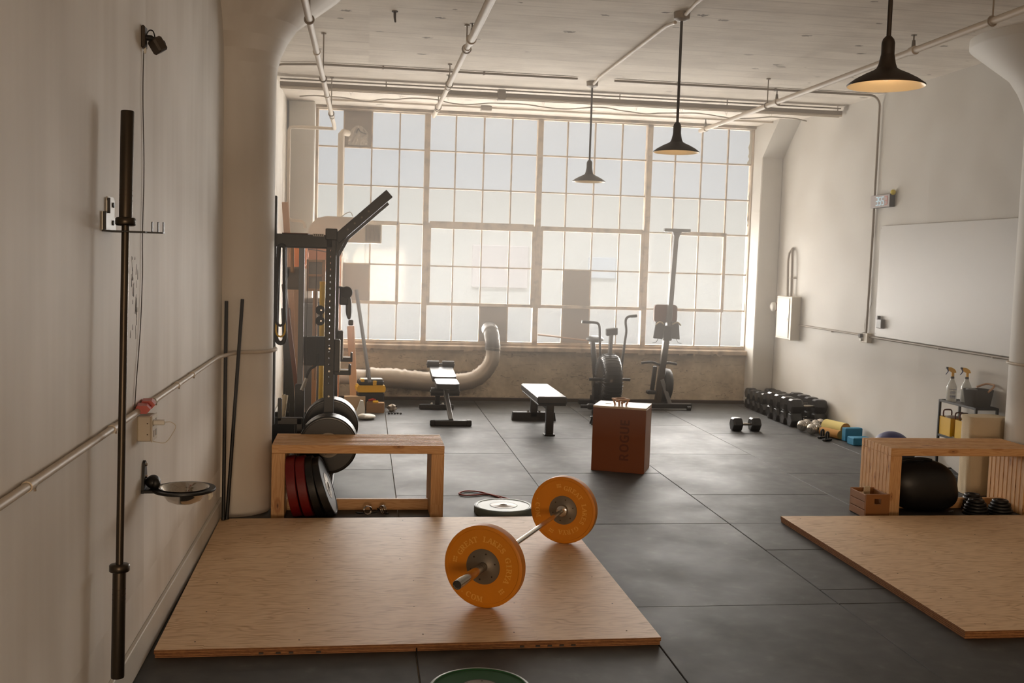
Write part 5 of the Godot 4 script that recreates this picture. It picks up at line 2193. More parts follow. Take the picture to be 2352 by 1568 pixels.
	g.box(V(sx, yt, (-d + sz - sd) / 2), V(sw * 2, t, d + sz - sd), 0.0)
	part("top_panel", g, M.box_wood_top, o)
	# burnt-in lettering running down the front
	g = G.new()
	write_line(g, "ROGUE", 0.085, Transform3D(Basis(Vector3.BACK, PI / 2), V(0.015, 0.30, 0.0)), false)
	for v in g.v.size():
		g.v[v] = Vector3(g.v[v].x, g.v[v].y, 0.0002 + clampf(g.v[v].z, 0.0, 1.0) * 0.02)
	part("burnt_lettering", g, M.burnt, o)
	# little footed tray on the box
	o = thing("footed_tray", "small wooden tray on splayed feet on top of the jump box", "tray", V(2.385, h, -9.42), 0.3)
	g = G.new()
	for q in [[0, 0.058, 0.125, 0.012], [0, -0.058, 0.125, 0.012], [0.058, 0, 0.012, 0.104], [-0.058, 0, 0.012, 0.104]]:
		g.box(V(q[0], 0.055, q[1]), V(q[2], 0.014, q[3]), 0.002)
	part("rim", g, M.tan_wood, o)
	for q in [[-1, -1], [1, -1], [1, 1], [-1, 1]]:
		g = G.new()
		g.strut(V(q[0] * 0.036, 0.0, q[1] * 0.036), V(q[0] * 0.05, 0.05, q[1] * 0.05), 0.016, 0.016, 0.002)
		part("leg", g, M.tan_wood, o)
	for s in [-1.0, 1.0]:
		g = G.new()
		g.box(V(0, 0.028, 0.042 * s), V(0.05, 0.012, 0.01), 0.002)
		part("stretcher", g, M.tan_wood, o)
	g = G.new()
	g.box(V(0, 0.047, 0), V(0.11, 0.006, 0.11), 0.001)
	part("floor_board", g, M.foil, o)

	# fan bike seen end-on
	o = thing("fan_bike", "black fan exercise bike facing the camera by the window wall", "exercise bike", V(3.19, 0, -13.3))
	g = G.new()
	g.at(V(-0.02, 0.41, 0.10), V(0, 0, PI / 2))
	g.lathe([Vector2(0.0, -0.12), Vector2(0.27, -0.12), Vector2(0.315, -0.105), Vector2(0.335, -0.07), Vector2(0.34, 0.0), Vector2(0.335, 0.07), Vector2(0.315, 0.105), Vector2(0.27, 0.12), Vector2(0.0, 0.12)], 48, 0.5)
	part("fan_cage", g, M.gloss_rubber, o)
	for i in 40:
		g = G.new()
		var u := TAU * i / 40.0
		var e := V(0, sin(u), cos(u))
		g.tube([V(-0.145, 0.41, 0.10) + e * 0.20, V(-0.143, 0.41, 0.10) + e * 0.30, V(-0.09, 0.41, 0.10) + e * 0.338, V(-0.02, 0.41, 0.10) + e * 0.342, V(0.05, 0.41, 0.10) + e * 0.338, V(0.103, 0.41, 0.10) + e * 0.30, V(0.105, 0.41, 0.10) + e * 0.20], 0.003, 5)
		part("cage_wire", g, M.black_metal, o)
	g = G.new()
	g.box(V(0.0, 0.04, 0.46), V(0.62, 0.07, 0.06), 0.012)
	part("front_stabilizer", g, M.black_metal, o)
	g = G.new()
	g.box(V(0.0, 0.04, -0.52), V(0.56, 0.07, 0.06), 0.012)
	part("rear_stabilizer", g, M.black_metal, o)
	g = G.new()
	g.strut(V(-0.10, 0.07, 0.44), V(-0.10, 0.10, -0.52), 0.05, 0.07, 0.006)
	part("frame", g, M.black_metal, o)
	g = G.new()
	g.strut(V(-0.08, 0.10, -0.25), V(-0.13, 0.86, -0.45), 0.06, 0.05, 0.006)
	part("seat_post", g, M.black_metal, o)
	g = G.new()
	g.at(V(-0.13, 0.90, -0.45))
	g.ball(V(0.03, 0, 0), V(0.12, 0.045, 0.13), 24, 10)
	part("saddle", g, M.black_vinyl, o)
	g = G.new()
	g.strut(V(0.0, 0.55, 0.0), V(0.01, 1.0, 0.02), 0.05, 0.04, 0.006)
	part("console_post", g, M.grey_metal, o)
	g = G.new()
	g.at(V(0.015, 1.035, 0.02), V(0.25, 0.15, 0.12))
	g.box(V(0, 0, 0), V(0.16, 0.095, 0.05), 0.01)
	part("console", g, M.black_plastic, o)
	var hl := soft([V(-0.115, 0.30, 0.02), V(-0.118, 0.55, 0.03), V(-0.14, 0.90, 0.03), V(-0.15, 1.08, 0.03), V(-0.17, 1.135, 0.03), V(-0.22, 1.15, 0.03), V(-0.30, 1.153, 0.03), V(-0.385, 1.158, 0.03)], 6)
	g = G.new()
	g.tube(hl, 0.017, 12)
	part("handle_arm", g, M.black_metal, o)
	var hr := soft([V(0.145, 0.30, 0.02), V(0.155, 0.50, 0.03), V(0.19, 0.88, 0.03), V(0.208, 1.05, 0.03), V(0.195, 1.14, 0.03), V(0.198, 1.205, 0.03), V(0.235, 1.238, 0.03), V(0.28, 1.244, 0.03), V(0.335, 1.25, 0.03)], 6)
	g = G.new()
	g.tube(hr, 0.017, 12)
	part("handle_arm", g, M.black_metal, o)
	for q in [[V(-0.27, 1.152, 0.03), V(-0.39, 1.158, 0.03)], [V(0.26, 1.242, 0.03), V(0.34, 1.25, 0.03)]]:
		g = G.new()
		g.cyl(q[0], q[1], 0.020, -1, 14)
		part("grip", g, M.black_rubber, o)
	for q in [[-0.12, -0.27], [0.15, 0.275]]:
		g = G.new()
		g.cyl(V(q[0], 0.415, 0.06), V(q[1], 0.412, 0.06), 0.020, -1, 14)
		part("foot_peg", g, M.black_rubber, o)
	g = G.new()
	g.box(V(-0.17, 0.25, 0.0), V(0.07, 0.22, 0.10), 0.01)
	part("crank_cover", g, M.black_plastic, o)
	g = G.new()
	g.at(V(-0.205, 0.36, 0.02), V(0, 0, PI / 2))
	g.lathe([Vector2(0, -0.012), Vector2(0.06, -0.012), Vector2(0.062, 0.0), Vector2(0.06, 0.012), Vector2(0, 0.012)], 24)
	part("belt_wheel", g, M.dark_steel, o)
	g = G.new()
	g.cyl(V(-0.44, 0.10, 0.38), V(-0.18, 0.10, 0.38), 0.022, -1, 14)
	part("pedal_axle", g, M.black_metal, o)
	g = G.new()
	g.box(V(-0.305, 0.10, 0.38), V(0.10, 0.07, 0.09), 0.014)
	part("pedal", g, M.black_plastic, o)
	g = G.new()
	g.tube([V(-0.115, 0.56, 0.03), V(-0.075, 0.565, 0.03)], 0.024, 12)
	part("pivot", g, M.black_metal, o)

	# rowing machine stored on end
	o = thing("rowing_machine", "rowing machine stored upright against the window, its brown seat hooked halfway", "rowing machine", V(4.0, 0, -13.5))
	g = G.new()
	g.strut(V(0.082, 2.37, 0.0), V(0.025, 0.98, 0.0), 0.062, 0.085, 0.004, V(0, 0, 1))
	part("monorail", g, M.grey_metal, o)
	g = G.new()
	g.strut(V(0.125, 2.34, -0.06), V(0.075, 1.25, -0.06), 0.018, 0.03, 0.002, V(0, 0, 1))
	part("rail_track", g, M.steel, o)
	g = G.new()
	g.box(V(0.096, 2.385, 0.0), V(0.355, 0.045, 0.06), 0.006)
	part("rear_foot", g, M.grey_metal, o)
	g = G.new()
	g.prism(PackedVector2Array([Vector2(0.03, 2.365), Vector2(0.15, 2.365), Vector2(0.11, 2.27), Vector2(0.06, 2.27)]), -0.03, 0.03)
	part("foot_gusset", g, M.grey_metal, o)
	g = G.new()
	g.strut(V(0.02, 1.06, 0.0), V(-0.095, 0.06, 0.05), 0.075, 0.085, 0.005, V(0, 0, 1))
	part("front_beam", g, M.dark_steel, o)
	g = G.new()
	g.at(V(-0.004, 1.275, -0.055))
	g.prism(round_rect(0.315, 0.24, 0.045, 5), -0.025, 0.025)
	part("seat", g, M.brown_wood, o)
	for s in [-1.0, 1.0]:
		g = G.new()
		g.at(V(0.0 + 0.11 * s, 1.06, 0.06), V(-0.3, 0.35 * s, -0.10))
		g.box(V(0, 0, 0), V(0.13, 0.24, 0.02), 0.008)
		part("foot_plate", g, M.black_plastic, o)
		g = G.new()
		g.tube(soft([V(0.06 * s, 1.14, 0.08), V(0.12 * s, 1.17, 0.11), V(0.17 * s, 1.13, 0.09)], 4), 0.010, 6)
		part("foot_strap", g, M.canvas, o)
		g = G.new()
		g.tube(soft([V(0.12 * s, 0.96, 0.07), V(0.15 * s, 0.90, 0.07), V(0.20 * s, 0.89, 0.07)], 4), 0.004, 5)
		part("loose_strap", g, M.black_rubber, o)
	g = G.new()
	g.box(V(0.005, 1.02, 0.045), V(0.12, 0.20, 0.07), 0.012)
	part("foot_bracket", g, M.black_metal, o)
	g = G.new()
	g.tube(soft([V(-0.325, 0.612, 0.02), V(-0.18, 0.625, 0.02), V(-0.06, 0.59, 0.02), V(0.04, 0.62, 0.02), V(0.16, 0.603, 0.02)], 5), 0.017, 10)
	part("handle", g, M.black_rubber, o)
	g = G.new()
	g.strut(V(-0.13, 0.57, 0.0), V(-0.16, 0.25, 0.0), 0.05, 0.05, 0.006)
	part("monitor_arm", g, M.black_metal, o)
	g = G.new()
	g.box(V(-0.18, 0.225, 0.03), V(0.12, 0.05, 0.10), 0.012)
	part("monitor", g, M.black_plastic, o)
	g = G.new()
	g.at(V(0.05, 0.30, -0.12), V(0, 0, PI / 2 - 0.08))
	g.lathe([Vector2(0.0, -0.06), Vector2(0.20, -0.06), Vector2(0.225, -0.045), Vector2(0.232, 0.0), Vector2(0.225, 0.045), Vector2(0.20, 0.06), Vector2(0, 0.06)], 48, 0.5)
	part("flywheel_housing", g, M.black_plastic, o)
	g = G.new()
	g.strut(V(-0.05, 0.40, 0.06), V(0.07, 0.06, 0.10), 0.055, 0.045, 0.004, V(0, 0, 1))
	part("brace", g, M.grey_metal, o)
	g = G.new()
	g.box(V(0.04, 0.055, 0.10), V(0.64, 0.065, 0.08), 0.008)
	part("front_foot", g, M.black_metal, o)
	for x in [-0.24, 0.31]:
		g = G.new()
		g.cyl(V(x - 0.025, 0.028, 0.16), V(x + 0.025, 0.028, 0.16), 0.028, -1, 18)
		part("caster", g, M.black_rubber, o)
	# small black stand on the floor left of the jump box
	o = thing("floor_stand", "small black four-legged gadget on the mat left of the jump box", "gadget", V(2.78, 0, -12.1))
	g = G.new()
	g.box(V(0, 0.085, 0), V(0.16, 0.03, 0.06), 0.008)
	part("top", g, M.black_plastic, o)
	for q in [[-0.05, -0.03], [0.05, -0.03], [0.05, 0.03], [-0.05, 0.03]]:
		g = G.new()
		g.strut(V(q[0] * 1.4, 0, q[1] * 1.6), V(q[0], 0.075, q[1]), 0.02, 0.02, 0.004)
		part("leg", g, M.black_plastic, o)
	# rolled white cloth and a cord end on the sill
	g = G.new()
	g.tube(soft([V(2.36, 0.92, ZW + 0.05), V(2.75, 0.885, ZW + 0.06), V(3.15, 0.845, ZW + 0.06)], 6), 0.010, 8)
	solo("sill_stick", g, M.tan_wood, "thin pale stick lying slantwise across the window sill behind the bike", "stick")


# ---------------------------------------------------------------- dumbbells along the right wall
func hex_dumbbell(called: String, label: String, len: float, dia: float, group: String) -> Node3D:
	# axis along x, lying on a flat of its hexagon, base at y = 0
	var o := thing(called, label, "dumbbell", Vector3.ZERO, 0, group)
	var r := dia / 2.0 / cos(PI / 6)
	var hw := len * 0.34
	for s in [-1.0, 1.0]:
		var g := G.new()
		g.at(V(0, dia / 2.0, 0), V(0, PI / 2, 0))
		var a = (len / 2.0 - hw) * s
		var b = len / 2.0 * s
		var lo := minf(a, b)
		var hi := maxf(a, b)
		var rings := [[lo, 0.80], [lo + hw * 0.16, 1.0], [hi - hw * 0.16, 1.0], [hi, 0.80]]
		for k in 3:
			for i in 6:
				var u0 := PI / 3 * i + PI / 6 * 0.0
				var u1 := u0 + PI / 3
				var p := []
				for w in [[k, u0], [k, u1], [k + 1, u1], [k + 1, u0]]:
					var q: Array = rings[w[0]]
					p.append(V(cos(w[1]) * r * q[1], sin(w[1]) * r * q[1], q[0]))
				g.quad(p[0], p[1], p[2], p[3])
		for e in [0, 3]:
			for i in 6:
				var u0 := PI / 3 * i
				var u1 := u0 + PI / 3
				var q: Array = rings[e]
				var c := V(0, 0, q[0])
				var p0 := V(cos(u0) * r * q[1], sin(u0) * r * q[1], q[0])
				var p1 := V(cos(u1) * r * q[1], sin(u1) * r * q[1], q[0])
				var nn := V(0, 0, -1) if e == 0 else V(0, 0, 1)
				if e == 0:
					g.tri(c, p1, p0, nn, nn, nn)
				else:
					g.tri(c, p0, p1, nn, nn, nn)
		part("hex_head", g, M.gloss_rubber, o)
	var g := G.new()
	var hl := len / 2.0 - hw
	g.at(V(0, dia / 2.0, 0), V(0, 0, -PI / 2))
	g.lathe([Vector2(0.014, -hl - 0.004), Vector2(0.0135, -hl * 0.7), Vector2(0.0165, 0.0), Vector2(0.0135, hl * 0.7), Vector2(0.014, hl + 0.004)], 18, 0.3)
	part("handle", g, M.steel, o)
	return o


func build_dumbbells() -> void:
	var o := hex_dumbbell("hex_dumbbell", "single black hex dumbbell alone on the open mat", 0.345, 0.155, "")
	o.position = V(4.487, 0, -11.72)
	o.rotation.y = 0.03
	var order := ["first", "second", "third", "fourth"]
	for s in 2:
		var len := 0.46 if s == 0 else 0.42
		var dia := 0.168 if s == 0 else 0.138
		var base := hex_dumbbell("hex_dumbbell", "first black dumbbell from the front, lower row of the %s wall stack" % ("nearer" if s == 0 else "farther"), len, dia, "hex dumbbells stacked by the right wall")
		var used_first := false
		for row in 2:
			for i in 4:
				var p := V(5.395 - 0.0 * i, row * dia + 0.001 * row, -12.05 - 0.225 * i) if s == 0 else V(5.42, row * dia + 0.001 * row, -13.07 - 0.185 * i)
				if row == 1:
					p.z -= 0.01
				var label := "%s black dumbbell from the front, %s row of the %s wall stack" % [order[i], "lower" if row == 0 else "upper", "nearer" if s == 0 else "farther"]
				if not used_first:
					used_first = true
					base.position = p
				else:
					copy(base, label, p, V(0, 0.012 * ((i * 7 + row * 3) % 3 - 1), 0), "hex_dumbbell")
	# chrome adjustable dumbbells in front
	var first: Node3D
	for q in [[5.235, -11.75, 0.75, "chrome plate-loaded dumbbell lying before the dumbbell stack, on the left"], [5.245, -11.50, 0.75, "chrome plate-loaded dumbbell nearest the camera before the dumbbell stack"], [5.44, -11.82, 0.7, "chrome plate-loaded dumbbell on the right, beside the yellow roller"]]:
		if first == null:
			first = thing("chrome_dumbbell", q[3], "dumbbell", V(q[0], 0.0, q[1]), q[2], "chrome dumbbells")
			var g := G.new()
			g.cyl(V(-0.15, 0.065, 0), V(0.15, 0.065, 0), 0.012, -1, 14)
			part("handle", g, M.chrome, first)
			for s in [-1.0, 1.0]:
				for k in 3:
					g = G.new()
					var x: float = s * (0.065 + 0.022 * k)
					var rr: float = [0.064, 0.056, 0.044][k]
					g.at(V(x, 0.065, 0), V(0, 0, -PI / 2))
					g.lathe([Vector2(0.012, -0.009), Vector2(rr - 0.003, -0.009), Vector2(rr, -0.006), Vector2(rr, 0.006), Vector2(rr - 0.003, 0.009), Vector2(0.012, 0.009)], 28, 0.5)
					part("disc", g, M.chrome, first)
				g = G.new()
				g.at(V(s * 0.135, 0.065, 0), V(0, 0, -PI / 2))
				g.lathe([Vector2(0.012, -0.01), Vector2(0.026, -0.01), Vector2(0.026, 0.01), Vector2(0.012, 0.01)], 8, 0.9)
				part("nut", g, M.chrome, first)
		else:
			copy(first, q[3], V(q[0], 0.0, q[1]), V(0, q[2], 0))
	# foam rollers
	for q in [[V(5.475, 0.078, -11.68), V(5.565, 0.078, -11.36), 0.076, "cream_foam", "cream foam roller lying on the mat against the right wall"], [V(5.305, 0.052, -11.42), V(5.40, 0.052, -11.14), 0.05, "ochre_foam", "thinner ochre foam roller on the mat in front of the cream one"]]:
		var r := thing("foam_roller", q[4], "foam roller", Vector3.ZERO, 0, "foam rollers")
		var g := G.new()
		var dir: Vector3 = (q[1] - q[0]).normalized()
		g.cyl(q[0], q[1], q[2], -1, 28, false)
		part("sleeve", g, M[q[3]], r)
		g = G.new()
		for e in [q[0], q[1]]:
			var sg: float = 1.0 if e == q[1] else -1.0
			g.cyl(e - dir * sg * 0.012, e - dir * sg * 0.002, q[2] * 0.96, -1, 28)
		part("end_cap", g, M.ochre_foam, r)
	# blue blocks
	var g := G.new()
	g.box(V(0, 0.075, 0), V(0.215, 0.15, 0.085), 0.008)
	solo_at("foam_block", g, M.blue_foam, "blue foam block standing on its long edge by the right wall", "foam block", V(5.50, 0, -11.06), V(0, 0.1, 0), "blue foam blocks")
	g = G.new()
	g.box(V(0, 0.0425, 0), V(0.22, 0.085, 0.15), 0.008)
	solo_at("foam_block", g, M.blue_foam, "blue foam block lying flat, half hidden behind the right bench", "foam block", V(5.47, 0, -10.82), V(0, 0.05, 0), "blue foam blocks")
	# push-up handles
	for q in [[5.22, -11.22, "black push-up handle on the mat before the ochre roller, farther back"], [5.20, -11.05, "black push-up handle on the mat, nearest the blue blocks"]]:
		var p := thing("push_up_handle", q[2], "exercise handle", V(q[0], 0, q[1]), 0.5, "push-up handles")
		g = G.new()
		g.box(V(0, 0.014, 0), V(0.13, 0.028, 0.05), 0.008)
		part("foot", g, M.black_rubber, p)
		g = G.new()
		g.tube(soft([V(-0.02, 0.025, 0), V(-0.02, 0.085, 0), V(0.0, 0.10, 0), V(0.02, 0.085, 0), V(0.02, 0.025, 0)], 4), 0.011, 8)
		part("grip", g, M.black_plastic, p)
	# half ball trainer
	var b := thing("balance_dome", "dark blue half-ball trainer behind the right bench", "exercise ball", V(5.37, 0, -9.93))
	g = G.new()
	g.at(V(0, 0.07, 0))
	g.ball(V(0, 0, 0), V(0.215, 0.225, 0.215), 40, 14, 0.0, PI / 2)
	part("dome", g, M.blue_ball, b)
	g = G.new()
	g.lathe([Vector2(0, 0.0), Vector2(0.20, 0.0), Vector2(0.225, 0.02), Vector2(0.23, 0.06), Vector2(0.22, 0.075), Vector2(0.0, 0.075)], 40, 0.6)
	part("base", g, M.black_plastic, b)


# ---------------------------------------------------------------- right wall
func seven(g: G, digit: String, at: Vector2, w: float, h: float, t: float) -> void:
	# a seven-segment digit in the xy plane
	var on := {"3": "abgcd", "5": "afgcd"}
	var seg := {"a": [0, h / 2, w, t], "g": [0, 0, w, t], "d": [0, -h / 2, w, t], "f": [-w / 2, h / 4, t, h / 2], "b": [w / 2, h / 4, t, h / 2], "e": [-w / 2, -h / 4, t, h / 2], "c": [w / 2, -h / 4, t, h / 2]}
	for k in on[digit]:
		var q: Array = seg[k]
		g.box(V(at.x + q[0], at.y + q[1], 0), V(q[2] * 0.96, q[3] * 0.96, 0.003), 0.0)


func build_right_wall() -> void:
	var face := V(0, -PI / 2, 0)
	# big plain white board
	var o := thing("whiteboard", "large blank white board fixed to the right wall", "board", V(WR, 1.205, -9.64))
	var g := G.new()
	g.box(V(-0.022, 0.607, 0), V(0.012, 1.214, 2.53), 0.002)
	part("panel", g, M.white_board, o)
	g = G.new()
	g.box(V(-0.009, 0.607, 1.31), V(0.018, 1.21, 0.10), 0.002)
	part("shade_strip", g, M.brown_wood, o)  # brown strip standing in for the recess shadow between board and column
	for q in [[1.19, 1.25], [0.03, 1.25], [1.19, -1.25], [0.03, -1.25]]:
		g = G.new()
		g.cyl(V(-0.028, q[0], q[1]), V(-0.0305, q[0], q[1]), 0.005, -1, 10)
		part("screw", g, M.scuff, o)
	# marker pens stuck behind the board's near edge
	for i in 4:
		g = G.new()
		g.box(V(0, 0, 0), V(0.016, 0.03, 0.03), 0.004)
		solo_at("magnet_clip", g, M.black_plastic, "small dark clip %s on the near edge of the white board" % ["lowest", "second from the bottom", "third from the bottom", "topmost"][i], "clip", V(WR - 0.026, 1.66 + [0.0, 0.07, 0.11, 0.22][i], -8.335), Vector3.ZERO, "clips on the board edge")
	# interval clock
	o = thing("wall_clock", "grey digital wall clock showing 355 in pale digits", "clock", V(WR, 2.69, -10.89))
	g = G.new()
	g.box(V(-0.03, 0, 0.0), V(0.06, 0.14, 0.43), 0.004)
	part("case", g, M.black_plastic, o)
	g = G.new()
	g.box(V(-0.0615, 0, 0.0), V(0.003, 0.134, 0.425), 0.001)
	part("display", g, M.display_face, o)
	g = G.new()
	g.at(V(-0.0645, 0, 0), face)
	seven(g, "3", Vector2(-0.065, 0.0), 0.045, 0.085, 0.010)
	seven(g, "5", Vector2(0.0, 0.0), 0.045, 0.085, 0.010)
	seven(g, "5", Vector2(0.065, 0.0), 0.045, 0.085, 0.010)
	part("digits", g, M.digit_glow, o)
	g = G.new()
	g.at(V(-0.0645, 0, 0), face)
	seven(g, "3", Vector2(0.14, 0.0), 0.045, 0.085, 0.010)
	part("red_digit", g, M.digit_red, o)
	g = G.new()
	g.ball(V(-0.03, 0.085, 0.19), V(0.028, 0.03, 0.03), 18, 10)
	solo_at("small_ball", g, M.ball_yellow, "small yellow ball stuck on the near top corner of the wall clock", "ball", V(WR, 2.69, -10.86))
	# electrical panel with conduits
	o = thing("electrical_panel", "cream electrical panel box at the far end of the right wall", "electrical panel", V(WR, 0.99, -13.22))
	g = G.new()
	g.box(V(-0.065, 0.285, 0.0), V(0.13, 0.57, 0.50), 0.008)
	part("box", g, M.cream_plastic, o)
	g = G.new()
	g.box(V(-0.134, 0.285, -0.02), V(0.008, 0.52, 0.40), 0.004)
	part("door", g, M.cream_plastic, o)
	g = G.new()
	g.box(V(-0.139, 0.27, 0.14), V(0.006, 0.035, 0.018), 0.002)
	part("latch", g, M.worn_steel, o)
	o = thing("panel_conduit", "pair of painted conduits looping up the wall from the electrical panel", "conduit")
	g = G.new()
	g.tube([V(WR - 0.05, 1.55, -13.32), V(WR - 0.05, 2.02, -13.36), V(WR - 0.045, 2.13, -13.34), V(WR - 0.02, 2.19, -13.30)], 0.016, 10)
	part("pipe", g, M.pipe_dark, o)
	g = G.new()
	g.tube([V(WR - 0.05, 1.55, -13.20), V(WR - 0.05, 2.02, -13.22), V(WR - 0.045, 2.14, -13.25), V(WR - 0.02, 2.20, -13.29)], 0.016, 10)
	part("pipe", g, M.pipe_dark, o)
	g = G.new()
	g.box(V(WR - 0.025, 1.80, -13.27), V(0.05, 0.015, 0.22), 0.003)
	part("strap", g, M.pipe_dark, o)
	# fire bell beside it
	o = thing("alarm_bell", "round white alarm bell on a plate beside the electrical panel", "alarm", V(WR, 1.40, -13.66))
	g = G.new()
	g.box(V(-0.02, -0.03, 0), V(0.04, 0.24, 0.16), 0.006)
	part("back_plate", g, M.cream_plastic, o)
	g = G.new()
	g.at(V(-0.04, 0.0, 0), V(0, 0, PI / 2))
	g.lathe([Vector2(0.05, 0.0), Vector2(0.062, 0.03), Vector2(0.05, 0.05), Vector2(0.0, 0.05)], 32, 0.5)
	part("gong_base", g, M.dull_red, o)
	g = G.new()
	g.at(V(-0.085, 0.0, 0), V(0, 0, PI / 2))
	g.lathe([Vector2(0.062, 0.0), Vector2(0.066, 0.012), Vector2(0.062, 0.035), Vector2(0.04, 0.05), Vector2(0.0, 0.054)], 32, 0.5)
	part("gong", g, M.white_plastic, o)
	# conduit along the wall, with a box
	o = thing("wall_conduit", "thin conduit along the right wall below the white board", "conduit")
	g = G.new()
	g.tube([V(WR - 0.016, 1.192, -12.97), V(WR - 0.016, 1.192, -11.18)], 0.011, 8)
	part("pipe", g, M.pipe_dark, o)
	g = G.new()
	g.tube([V(WR - 0.016, 1.185, -11.0), V(WR - 0.016, 1.185, -8.42), V(WR - 0.03, 1.187, -8.33)], 0.013, 8)
	part("pipe", g, M.pipe_dark, o)
	for z in [-9.6, -9.4, -8.7, -12.0]:
		g = G.new()
		g.box(V(WR - 0.014, 1.178, z), V(0.028, 0.02, 0.02), 0.003)
		part("strap", g, M.pipe_dark, o)
	g = G.new()
	g.tube(arc(V(5.70, 1.18, -8.05), V(0, 0, -0.298), V(-0.298, 0, 0), 0.2, 2.4, 12), 0.012, 8)
	part("column_loop", g, M.pipe_paint, o)
	o = thing("outlet_box", "small outlet box with a dark plug under the right-hand wall conduit", "outlet", V(WR, 1.115, -11.09))
	g = G.new()
	g.box(V(-0.03, 0.055, 0), V(0.06, 0.11, 0.16), 0.005)
	part("box", g, M.cream_plastic, o)
	g = G.new()
	g.box(V(-0.075, 0.075, -0.05), V(0.035, 0.045, 0.05), 0.005)
	part("plug", g, M.wire, o)
	g = G.new()
	g.box(V(-0.07, 0.03, -0.05), V(0.025, 0.035, 0.05), 0.005)
	part("adapter", g, M.white_plastic, o)
	g = G.new()
	g.tube(soft([V(-0.08, 0.09, -0.03), V(-0.07, 0.12, 0.02), V(-0.05, 0.10, 0.06), V(-0.035, 0.06, 0.09)], 4), 0.003, 5)
	part("lead", g, M.wire, o)
	g = G.new()
	var pts := []
	rng.seed = 71
	for i in 16:
		pts.append(V(WR - 0.006, 2.58 - 1.36 * i / 15.0, -11.12 + 0.03 * sin(i * 0.8) - 0.05 * float(i > 10) * sin(i)))
	g.tube(soft(pts, 4), 0.0022, 5)
	solo("clock_cable", g, M.pipe_dark, "thin loose cable hanging from the wall clock to the outlet box", "cable")
	# eraser holder
	o = thing("wall_holder", "small grey plastic holder on the wall below the white board's far corner", "holder", V(WR, 1.30, -10.78))
	g = G.new()
	g.box(V(-0.035, 0.05, 0.03), V(0.07, 0.10, 0.11), 0.006)
	part("body", g, M.grey_metal, o)
	g = G.new()
	g.box(V(-0.012, 0.07, -0.045), V(0.024, 0.15, 0.06), 0.004)
	part("tab", g, M.grey_metal, o)
	g = G.new()
	g.box(V(-0.05, 0.115, -0.01), V(0.035, 0.04, 0.03), 0.005)
	part("clip", g, M.black_plastic, o)


